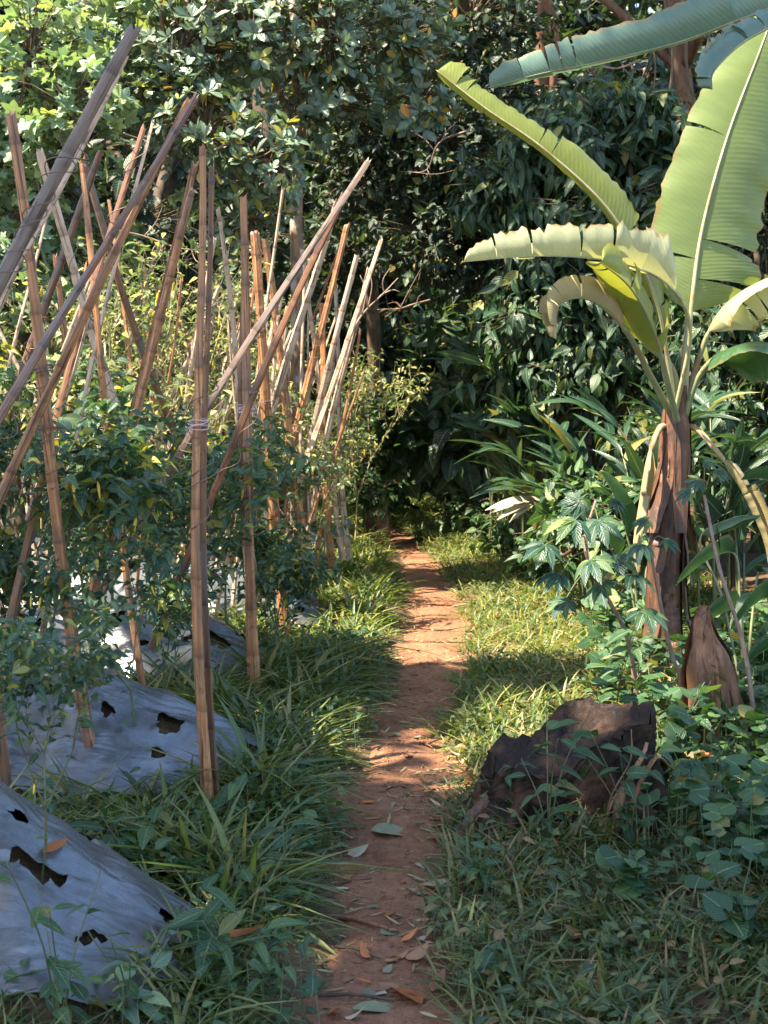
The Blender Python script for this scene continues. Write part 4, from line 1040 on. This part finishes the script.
# spear
m = MB(); tube(m, spline([P(681, 420, D)-bb, P(686, 350, D)-bb, P(688, 300, D)-bb], 20), np.linspace(.03, .010, 20), 8); m.build('petiole', PETI, banana)
m = MB(); tube(m, spline([P(677, 425, D)-bb, P(672, 370, D-.05)-bb, P(640, 340, D-.1)-bb], 20), np.linspace(.03, .014, 20), 8); m.build('petiole', PETI, banana)

D2 = 6.6; b2 = np.array(gb(960, D2))
ban2 = empty('banana_plant', b2, 'banana plant beyond the right edge whose blue green leaf reaches across the top right', 'banana plant')
m = MB(); q2 = spline([b2+np.array([0, 0, -.1]), P(955, 500, D2), P(945, 250, D2), P(925, 80, D2)], 40)-b2
tube(m, q2, np.linspace(.15, .07, 40), 18, lump=.03, ridges=5); m.build('stem', SHEATH, ban2)
ban_leaf(ban2, pd((925, 100, D2), (880, 10, D2), (800, 2, D2), (745, 18, D2), (680, 42, D2), (600, 62, D2), (540, 74, D2), (488, 88, D2)), .42, (.1, -.75, .5), BANB, PETI, .22, (.2, .55), (4, 6), 21, .016, base=b2, droopy=.3, tipw=.35, rag=.04)
ban_leaf(ban2, pd((925, 100, D2), (870, 30, D2-.1), (800, 20, D2-.2), (750, 38, D2-.3), (715, 70, D2-.4), (712, 90, D2-.4)), .24, (.5, -.6, .5), BANB, PETI, .35, (.6, .9), (7, 6), 22, .015, base=b2, droopy=.5, tipw=.3, rag=.05)
ban_leaf(ban2, pd((925, 100, D2), (960, -60, D2), (1060, -120, D2), (1180, -60, D2)), .5, (.1, -.8, .5), BAN, PETI, .25, (.3, .3), (4, 4), 23, .016, base=b2)
ban_leaf(ban2, pd((925, 100, D2), (900, -80, D2+.3), (860, -190, D2+.8), (830, -220, D2+1.5)), .5, (.8, -.3, .3), BAN, PETI, .25, (.3, .3), (4, 4), 24, .016, base=b2)

# withered banana stalk: skirt of brown dead leaves
wb = np.array(gb(712, 6.2)); wr_ = empty('withered_banana_stalk', wb, 'cone of withered brown banana leaves drooping beside the banana stem', 'banana stalk')
rg = np.random.default_rng(19)
apex = P(703, 610, 6.2)-wb
m = MB(); tube(m, spline([(0, 0, -.05), apex*.5+np.array([0, .02, 0]), apex], 20), np.linspace(.085, .03, 20), 12, lump=.1); m.build('stem', SHEATH, wr_)
for i in range(22):
    a = i*6.283/22*1.0+rg.normal(0, .15); o_ = np.array([math.cos(a), math.sin(a), 0]); nn = 20; tt = np.linspace(0, 1, nn)
    end = o_*rg.uniform(.08, .14)+np.array([0.02, 0, rg.uniform(-.02, .16)])
    mid = spline([apex+np.array([0, 0, .02]), apex+o_*.035+np.array([0, 0, -.08]), (apex+end)/2+o_*.045, end], nn)
    wdt = rg.uniform(.018, .040)*(.3+np.sin(math.pi*np.clip(tt*.9+.08, 0, 1))); sd = np.array([-math.sin(a), math.cos(a), 0])
    V = []
    for j in range(nn):
        for k_ in (-1, -.4, .3, 1): V.append(mid[j]+sd*wdt[j]*k_+o_*(.012*math.cos(k_*2.6+i)+.004*math.sin(j*1.3+i)))
    m = MB(); m.add(V, gridT(nn, 4)); m.build('dead_leaf', SHEATH2, wr_)

# ------------------------------------------------------------------ big-leaf understory: canna-like plants at right, ginger clumps
def arching(name, label, cat, base, shoots, mat, tp, nl, size, seed, h, group=None, bladed=False, spread=.5):
    rg = np.random.default_rng(seed); root = empty(name, base, label, cat, group)
    ms = MB(); ml = MB()
    for i in range(shoots):
        a = rg.uniform(0, 6.28); hh = h*rg.uniform(.65, 1.1); ln = spread*rg.uniform(.4, 1.1)
        b0 = np.array([rg.normal(0, .08), rg.normal(0, .08), -.03]); o = np.array([math.cos(a), math.sin(a), 0])
        q = spline([b0, b0+o*ln*.2+np.array([0, 0, hh*.5]), b0+o*ln*.65+np.array([0, 0, hh*.88]), b0+o*ln*1.15+np.array([0, 0, hh*.98])], 30)
        tube(ms, q, np.linspace(.012, .004, 30), 6)
        t = nrm(np.gradient(q, axis=0)); s = nrm(np.cross(t, [0, 0, 1.0])+1e-4)
        ii = np.linspace(8, 29, nl).astype(int); sg = np.where(np.arange(nl) % 2 == 0, 1, -1)[:, None]
        Y = t[ii]*.9+s[ii]*sg*.62+rg.normal(0, .15, (nl, 3))+np.array([0, 0, .25]); N = np.array([0, 0, 1.0])-.4*t[ii]+.3*rg.normal(size=(nl, 3))
        scatter(ml, tp, q[ii], Y, N, rg.uniform(size[0], size[1], nl), rg.uniform(.8, 1.2, nl), rg.uniform(.3, 1.5, nl))
    ms.build('stems', GSTEM, root); ml.build('foliage', mat, root)
    return root
gg = 'ginger clumps along the forest edge'
gl = [(525, 12.2, 8, 1.75, 'ginger clump in front of the drooping leaved shrub, tallest leaves over the dry frond'), (452, 18.0, 7, 1.9, 'ginger clump deepest in the shade at the far bend of the path'), (505, 14.2, 8, 1.65, 'tall ginger clump with long blade leaves in the centre of the right thicket'), (485, 15.6, 8, 1.75, 'ginger clump nearest the clearing, beside the broadleaf shrub'), (535, 12.8, 9, 1.4, 'ginger clump right of the tall one, arching over the dry leaf'), (565, 11.6, 8, 1.2, 'ginger clump half hidden behind the cassava leaves'),
      (470, 16.8, 7, 2.2, 'upright ginger shoots rising highest against the dark forest'), (595, 10.8, 7, 1.05, 'low ginger clump just left of the banana stem'), (645, 9.6, 6, 1.2, 'ginger clump directly behind the banana stem'), (715, 9.2, 7, 1.25, 'ginger clump right of the banana stem')]
for i, (px, d, n, h, lab) in enumerate(gl):
    arching('ginger_plant', lab, 'ginger plant', gb(px, d), n, G['ginger'], GINGER, 13, (.26, .42), 700+i, h*1.18, gg, spread=.5)
def broad(px, d, leaves, label, seed, mat):
    rg = np.random.default_rng(seed); b = np.array(gb(px, d)); root = empty('broadleaf_plant', b, label, 'leafy plant', 'broad leaved plants right of the banana')
    for (ax, ay, dd, w, bx, by) in leaves:
        tip = P(bx, by, dd); s = P(ax, ay, dd+.1)
        q = [b, (b*.5+s*.5)+np.array([0, 0, .12]), s, (s+tip)/2+np.array([0, -.03, .05]), tip]
        ban_leaf(root, q, w, (.1, -.75, .35), mat, PETI, .52, (.15, .25), (0, 1), seed, .007, 50, base=b, droopy=.25, tipw=.55, rag=.01)
    return root
broad(745, 6.9, [(735, 555, 6.9, .22, 676, 585), (700, 540, 7.0, .20, 762, 515), (740, 610, 6.9, .24, 690, 640), (760, 570, 6.9, .22, 790, 600)], 'low plant with wide oval leaves right of the banana stem', 31, BAND)
broad(790, 6.5, [(770, 600, 6.5, .24, 730, 632), (790, 650, 6.5, .24, 745, 665), (790, 500, 6.6, .24, 740, 480), (800, 600, 6.5, .24, 850, 620)], 'oval leaved plant at the right edge beside the withered leaves', 32, BAND)
broad(640, 8.6, [(628, 540, 8.5, .26, 600, 470), (650, 560, 8.5, .26, 700, 470), (620, 560, 8.5, .22, 575, 510)], 'upright broad leaved plant just behind the banana stem', 33, BAND)

def cassava(stem, leaves, label, seed, name='cassava_plant'):
    b = np.array(stem[0]); root = empty(name, b, label, 'cassava plant', 'cassava plants')
    rg = np.random.default_rng(seed); m = MB(); q = spline(np.array(stem), 50)-b
    rr = np.linspace(.013, .007, 50)*(1+.12*(np.sin(np.arange(50)*1.9) > .6)); tube(m, q, rr, 8, lump=.08, rng=rg); m.build('stem', CSTEM, root)
    ml = MB(); mp = MB()
    for (x, y, d, s) in leaves:
        p = P(x, y, d)-b; i = np.argmin(np.linalg.norm(q-p, axis=1)-q[:, 2]*.35); s0 = q[i]
        tube(mp, spline([s0, (s0+p)/2+np.array([0, 0, .03]), p], 10), .0028, 5)
        o = p-s0; o[2] = 0; o = nrm(o)
        scatter(ml, PALMATE, p[None], (o*.8+np.array([0, -.25, -.35])+.15*rg.normal(size=3))[None], (np.array([0, -.45, .9])+.2*rg.normal(size=3))[None], np.array([s*.82]), np.ones(1), np.array([rg.uniform(.8, 1.8)]))
    mp.build('petioles', GSTEM, root); ml.build('foliage', G['cassava'], root)
    return root
cassava([gb(640, 6.9), P(628, 640, 6.9), P(603, 590, 6.9), P(585, 545, 6.95), P(596, 500, 7.0)],
        [(575, 520, 6.8, .23), (545, 545, 6.7, .20), (598, 520, 6.8, .22), (615, 555, 6.7, .22), (560, 575, 6.7, .17), (600, 585, 6.6, .19), (580, 500, 7, .18), (632, 575, 6.6, .20), (645, 610, 6.5, .2), (590, 560, 6.6, .20), (565, 600, 6.8, .16), (612, 500, 7.1, .13)], 'cassava plant with blue green fingered leaves left of the banana stem', 41)
cassava([gb(757, 6.1), P(752, 700, 6.1), P(742, 640, 6.15), P(720, 570, 6.2), P(704, 495, 6.3)], [(700, 480, 6.3, .10), (716, 470, 6.3, .10), (690, 492, 6.3, .1), (705, 462, 6.3, .09)], 'thin leaning cassava stem at the right edge with a few leaves on top', 42)
cassava([gb(690, 6.6), P(683, 690, 6.6), P(668, 640, 6.65), P(655, 575, 6.7), P(650, 545, 6.7)], [(640, 545, 6.6, .15), (665, 540, 6.7, .12), (648, 520, 6.7, .12)], 'slender cassava stem crossing in front of the banana stem', 43)
cassava([gb(700, 5.4), P(700, 800, 5.4), P(690, 770, 5.35)], [(690, 760, 5.3, .16), (720, 780, 5.2, .15), (668, 785, 5.3, .14), (735, 810, 5.1, .15), (760, 790, 5.2, .17), (700, 810, 5.0, .13)], 'low cassava sprout spreading right of the stump', 44)

# pale dry frond lying on the ginger leaves
m = MB(); c0 = P(540, 500, 11.0)
scatter(m, leafT(6, .8, .8, .4, .3, .2), np.tile(np.zeros(3), (5, 1)), np.array([[-1, -.2, .05], [-1, -.3, -.2], [-.8, 0, .15], [-1, .1, -.05], [-.9, -.5, -.35]]), np.array([[0, -.6, .8]]*5), np.array([.42, .36, .26, .40, .30]))
tag(m.build('dry_frond', DRYP, loc=None), 'pale dried frond catching the sun below the ginger leaves', 'dry frond').location = tuple(c0)

# ------------------------------------------------------------------ stump
sb = np.array(gb(566, 5.2)); stump = empty('tree_stump', sb, 'dark wet rotting stump with a slanting top beside the path', 'stump')
rg = np.random.default_rng(23)
na, nh = 72, 30
th = np.linspace(0, 6.283, na, endpoint=False)
V = []
flare = lambda z: 1+.30*np.exp(-z*3.2)
ra = .235*(1+.12*np.sin(2*th+.6)+.07*np.sin(5*th+1)+.04*np.sin(9*th+2)+.02*np.sin(17*th))
toph = .20+.21*(np.cos(th)*.5+.5)**.8+.05*np.sin(th)+.025*np.sin(5*th+1)+.008*rg.normal(size=na)   # rises to the right (+x)
for j in range(nh):
    f = j/(nh-1); z = f*toph
    r_ = ra*flare(f)*(1+.035*np.sin(7*th+f*1.2+1)+.022*np.sin(19*th-f*1.5)+.018*np.sin(31*th+f*2)+.012*rg.normal(size=na)+.03*np.sin(11*th+f*7)*np.sin(f*13+3*th))
    x = r_*np.cos(th)*1.15-.05*(1-f)*np.maximum(0, -np.cos(th)); y = r_*np.sin(th)*.9
    V.append(np.stack([x, y, z-.04], 1))
m = MB(); m.add(np.array(V).reshape(-1, 3), gridT(nh, na, True)); m.build('trunk', CHAR, stump)
V = []; rings = 10; last = None
for j in range(rings):
    f = 1-j/(rings-1)
    r_ = ra*flare(1)*(1+(.035*np.sin(7*th+2.2)+.022*np.sin(19*th-1.5)+.018*np.sin(31*th+2))*f**3)*(1+.09*np.sin(th*2+f*9)*(1-f)*f*3)
    x = r_*np.cos(th)*1.15*f; y = r_*np.sin(th)*.9*f
    tz = .20+.21*np.clip(x/.6+.5, 0, 1)+.05*y/.24
    z = toph*f**4+tz*(1-f**4)-.05*(1-f)**.6-.04+.012*rg.normal(size=na)*(f < .98)*f+.022*np.sin(x*23+y*9)*np.sin(y*31+x*5)*(1-f**6)
    V.append(np.stack([x, y, z+.001], 1))
m = MB(); m.add(np.array(V).reshape(-1, 3), gridT(rings, na, True)); m.build('cut_face', barkmat('rotten_top', (.005, .003, .002), (.032, .014, .007), (.065, .028, .013), 9, 1, .5, .04, .3), stump)
for i, (pts, r0, mt) in enumerate([([(-.2, -.04, .15), (-.28, -.10, .08), (-.36, -.14, .01), (-.40, -.17, -.06)], .045, SHEATH), ([(-.16, -.16, .12), (-.22, -.26, .04), (-.26, -.33, -.05)], .04, CHAR), ([(.2, -.16, .12), (.27, -.25, .03), (.30, -.31, -.05)], .04, CHAR)]):
    m = MB(); tube(m, spline(pts, 16), np.linspace(r0, r0*.4, 16), 10, lump=.14, rng=rg); m.build('root', mt, stump)
for i in range(4):
    m = MB(); x = .13+.028*i+.01*(i % 2); y = -.265+.012*i
    tube(m, spline([(x+.07+.02*i, y+.03, .36-.05*i), (x+.06, y-.01, .26), (x-.01, y-.03, .14), (x-.04-.02*i*.3, y-.07, .0)], 14), np.linspace(.005, .013, 14)*(1+.4*(i % 2)), 6, lump=.4, flat=.35, rng=rg); m.build('splinter', [HEARTW, CHAR][i % 3 == 2], stump)

# ------------------------------------------------------------------ individual weeds, fallen leaves and sticks
def weed(name, label, px, py, n, h, tp, mat, size, seed, group='taller weeds in the foreground', cat='weed', spread=.35, nst=4):
    d = CZ*F/(py-400); b = np.array(gb(px, d)); rg = np.random.default_rng(seed); root = empty(name, b, label, cat, group)
    ms = MB(); ml = MB()
    for i in range(nst):
        a = rg.uniform(0, 6.28); o = np.array([math.cos(a), math.sin(a), 0]); hh = h*rg.uniform(.6, 1.1)
        q = spline([(0, 0, -.02), o*spread*h*.3+np.array([0, 0, hh*.5]), o*spread*h+np.array([0, 0, hh])], 16); tube(ms, q, np.linspace(.0035, .0015, 16), 5)
        k_ = max(2, n//nst); ii = rg.integers(4, 16, k_); aa = rg.uniform(0, 6.28, k_)
        Y = np.stack([np.cos(aa), np.sin(aa), rg.normal(.1, .3, k_)], 1); N = np.stack([.3*rg.normal(size=k_), .3*rg.normal(size=k_)-.2, np.ones(k_)], 1)
        scatter(ml, tp, q[ii], Y, N, rg.uniform(*size, k_), rg.uniform(.8, 1.2, k_), rg.uniform(.4, 1.6, k_))
    ms.build('stem', GSTEM, root); ml.build('foliage', mat, root); return root
WD = [('leafy weed with pointed leaves growing in front of the stump', 548, 868, 26, .42, CHILI, G['weed'], (.07, .13)),
      ('heart leaved weed climbing over the right end of the stump', 662, 815, 44, .52, HEART, G['weed'], (.07, .11)),
      ('fresh green weed rising over the stump edge from behind', 612, 762, 40, .60, CHILI, G['weed'], (.08, .14)),
      ('creeper with small leaves hugging the left flank of the stump', 500, 842, 34, .22, OVATE, G['weed'], (.04, .075)),
      ('leafy weed screening the right corner of the stump', 628, 872, 34, .38, OVATE, G['weed'], (.05, .10)),
      ('dark broad leaved weed in the lower right corner', 735, 985, 22, .26, BIGOV, G['weed'], (.07, .12)),
      ('dark weed with round leaves left of the lower right corner', 640, 930, 24, .24, HEART, G['weed'], (.05, .09)),
      ('weed with round leaves at the right edge above the corner one', 755, 900, 26, .32, HEART, G['weed'], (.06, .10)),
      ('weed patch with pointed leaves between the stump and the right edge', 700, 850, 26, .34, CHILI, G['weed'], (.07, .12)),
      ('young plant with upright pale leaves right of the stump', 680, 770, 14, .40, OVATE, G['weed'], (.08, .15)),
      ('low weed with pointed leaves beside the path below the stump', 480, 905, 24, .14, CHILI, G['weed'], (.05, .08)),
      ('low weed beside the path at the bottom edge, right of it', 500, 1000, 24, .15, CHILI, G['weed'], (.05, .09)),
      ('broad bladed weed left of the path at the bottom edge', 235, 1010, 24, .26, LANCE, G['weed'], (.10, .17)),
      ('leafy weed left of the path by the second silver sheet', 285, 900, 26, .24, LANCE, G['weed'], (.09, .15)),
      ('leafy weed at the foot of the upright stake', 225, 850, 24, .26, LANCE, G['weed'], (.08, .14)),
      ('thin stemmed weed rising in front of the nearest silver sheet', 60, 1075, 16, .44, LANCE, G['weed'], (.06, .11)),
      ('pale weed sprig in front of the nearest silver sheet near the path end', 130, 1060, 16, .32, OVATE, G['lobed'], (.05, .09)),
      ('leafy weed between the first and second silver sheets', 130, 905, 26, .30, LANCE, G['weed'], (.08, .15))]
for i, (lab, px, py, n, h, tp, mt, sz) in enumerate(WD): weed('weed', lab, px, py, n, h, tp, mt, sz, 800+i)

def fallen(mat, px, py, ln, az, label, tp=OVATE, curl=1.0, seed=0, group='fallen leaves on the path', lift=.008, name='fallen_leaf'):
    d = CZ*F/(py-400)*1.0; x = (px-384)/F*d; z = max(PATHZ(x, d), float(H(x, d))) if abs(x-pcx(d)) < .4 else float(H(x, d))+.04
    rg = np.random.default_rng(seed); m = MB()
    scatter(m, tp, np.array([[0, -.0, 0]]), np.array([[math.cos(az), math.sin(az), .06]]), np.array([[rg.normal(0, .15), rg.normal(0, .15), 1]]), np.array([ln]), np.array([rg.uniform(.8, 1.2)]), np.array([curl*rg.uniform(-.8, .8)]))
    o = m.build(name, mat); o.location = (x, d, z+lift); return tag(o, label, 'leaf', group)
FLV = [(DRYP, 345, 853, .09, .4, 'pale grey green leaf lying flat left of the path centre', OVATE), (DRYG, 365, 835, .20, .1, 'long grey leaf lying across the path above the pale one', OVATE), (DRYO, 428, 842, .09, .3, 'orange brown leaf on the right edge of the path below the stump', OVATE),
       (DRYO, 388, 920, .12, 1.5, 'narrow orange leaf pointing up the middle of the path', LANCE), (DRY, 405, 968, .10, .8, 'pinkish brown leaf in the middle of the path near the bottom', OVATE), (DRYP, 418, 892, .16, .3, 'crumpled pale leaf on the right edge of the path', BIGOV),
       (DRYO, 425, 1012, .20, 2.0, 'long reddish strip of leaf at the bottom of the path', LANCE), (DRY, 430, 995, .12, 1.2, 'brown pointed leaf at the bottom right of the path', LANCE), (DRYG, 345, 1014, .18, .2, 'dark green grey leaf at the bottom left of the path', LANCE),
       (DRYO, 345, 745, .05, .3, 'tiny orange leaf left on the path below the lit patch', OVATE), (DRYO, 215, 990, .16, -.4, 'bright orange brown leaf caught in the left grass near the bottom', LANCE), (DRYO, 40, 1000, .13, 1.2, 'orange dead leaf lying on the nearest silver sheet', LANCE),
       (DRYO, 128, 770, .09, .9, 'orange dead leaf lying on the second silver sheet', OVATE), (DRYP, 330, 890, .10, .3, 'small pale leaf at the left edge of the path', LANCE), (DRYO, 700, 800, .06, .2, 'small orange leaf in the undergrowth right of the stump', OVATE), (DRYO, 728, 828, .06, .5, 'orange leaf low in the undergrowth at the right edge', OVATE), (DRYP, 585, 838, .07, 1.0, 'bluish pale leaf in front of the stump', OVATE)]
for i, (mt, px, py, ln, az, lab, tp) in enumerate(FLV): fallen(mt, px, py, ln, az, lab, tp, 1.2, 900+i, lift=.012 if px > 300 and px < 460 else (.10 if px > 500 else .05))
rf = np.random.default_rng(31)
for i in range(70):
    py = 430+600*rf.random()**.7
    if py < 560: continue
    d = CZ*F/(py-400); x = pcx(d)+phw(d)*rf.normal(.15, .8); px = 384+x*F/d
    fallen([DRY, DRYO, DRYP, DRYG, DRY][i % 5], px, py, rf.uniform(.03, .085), rf.uniform(0, 6.28), 'small dry leaf scattered on the dirt path', [OVATE, LANCE, OVATE][i % 3], 1.5, 950+i, 'small dry leaves scattered on the path')
for i in range(46):
    px, py = rf.normal(478, 20), rf.normal(800, 15)
    fallen([DRY, DRYO, DRY, DRYP][i % 4], px, py, rf.uniform(.04, .09), rf.uniform(0, 6.28), 'dry brown leaf in the heap at the foot of the stump', [OVATE, LANCE][i % 2], 2, 1100+i, 'dry leaves heaped at the left foot of the stump', lift=rf.uniform(.01, .04))
SK = [((320, 905), (388, 938), .009, 'reddish brown stick lying across the left side of the path'), ((322, 826), (352, 838), .006, 'short pale stick on the left edge of the path above the long leaf'), ((318, 882), (372, 883), .004, 'thin straight twig across the path'), ((318, 1000), (395, 1003), .006, 'dark stick at the bottom of the path'), ((336, 946), (380, 962), .005, 'dark twig half buried across the path'), ((600, 860), (625, 800), .008, 'short brown stick poking up in front of the stump')]
for i, (a, b, r_, lab) in enumerate(SK):
    pa = []
    for (px, py) in (a, b):
        d = CZ*F/(py-400); x = (px-384)/F*d; pa.append(np.array([x, d, (PATHZ(x, d) if abs(x) < .4 else float(H(x, d)))+r_*.9+.004]))
    if i == 5: pa[1] = P(628, 812, pa[0][1]+.05)
    md = (pa[0]+pa[1])/2+np.array([0, .01, .004]); m = MB(); tube(m, spline([pa[0], md, pa[1]], 18), np.linspace(r_, r_*.6, 18), 7, lump=.15)
    tag(m.build('stick', [HEARTW, DRYP, TWIG, BARK, BARK, HEARTW][i], loc=pa[0]), lab, 'stick', 'sticks lying about the path')

# ------------------------------------------------------------------ light, camera
w = bpy.data.worlds.new('World'); sc.world = w; w.use_nodes = True
nt = w.node_tree; bg = nt.nodes['Background']; sky = nt.nodes.new('ShaderNodeTexSky'); sky.sky_type = 'NISHITA'; sky.sun_disc = False
SD = nrm(np.array([-.62, -.28, 1.12]))
elev = math.asin(SD[2]); az = math.atan2(SD[0], SD[1])
sky.sun_elevation = elev; sky.sun_rotation = az
nt.links.new(sky.outputs[0], bg.inputs[0]); bg.inputs[1].default_value = .115
sd = bpy.data.lights.new('sun', 'SUN'); sd.energy = 5.0; sd.angle = rad(.5); sd.color = (1, .87, .68)
so = bpy.data.objects.new('sun', sd); COL.objects.link(so); so.rotation_mode = 'QUATERNION'
so.rotation_quaternion = Vector(SD).to_track_quat('Z', 'Y'); so.location = (-8, -4, 12)
cam = bpy.data.cameras.new('camera'); co = bpy.data.objects.new('camera', cam); COL.objects.link(co)
co.location = (0, 0, CZ); co.rotation_euler = (math.pi/2, 0, 0)
cam.sensor_fit = 'VERTICAL'; cam.sensor_height = 36; cam.sensor_width = 27; cam.lens = 36*F/1024
cam.shift_y = -112/1024
cam.clip_start = .05; cam.clip_end = 400
cam.dof.use_dof = True; cam.dof.focus_distance = 6.2; cam.dof.aperture_fstop = 9
sc.camera = co
sc.view_settings.view_transform = 'Standard'; sc.view_settings.look = 'None'; sc.view_settings.gamma = 1
sc.view_settings.exposure = 2.3
cy = sc.cycles
cy.max_bounces = 7; cy.diffuse_bounces = 4; cy.glossy_bounces = 2; cy.transmission_bounces = 4; cy.transparent_max_bounces = 4
cy.use_denoising = True; cy.sample_clamp_indirect = 6
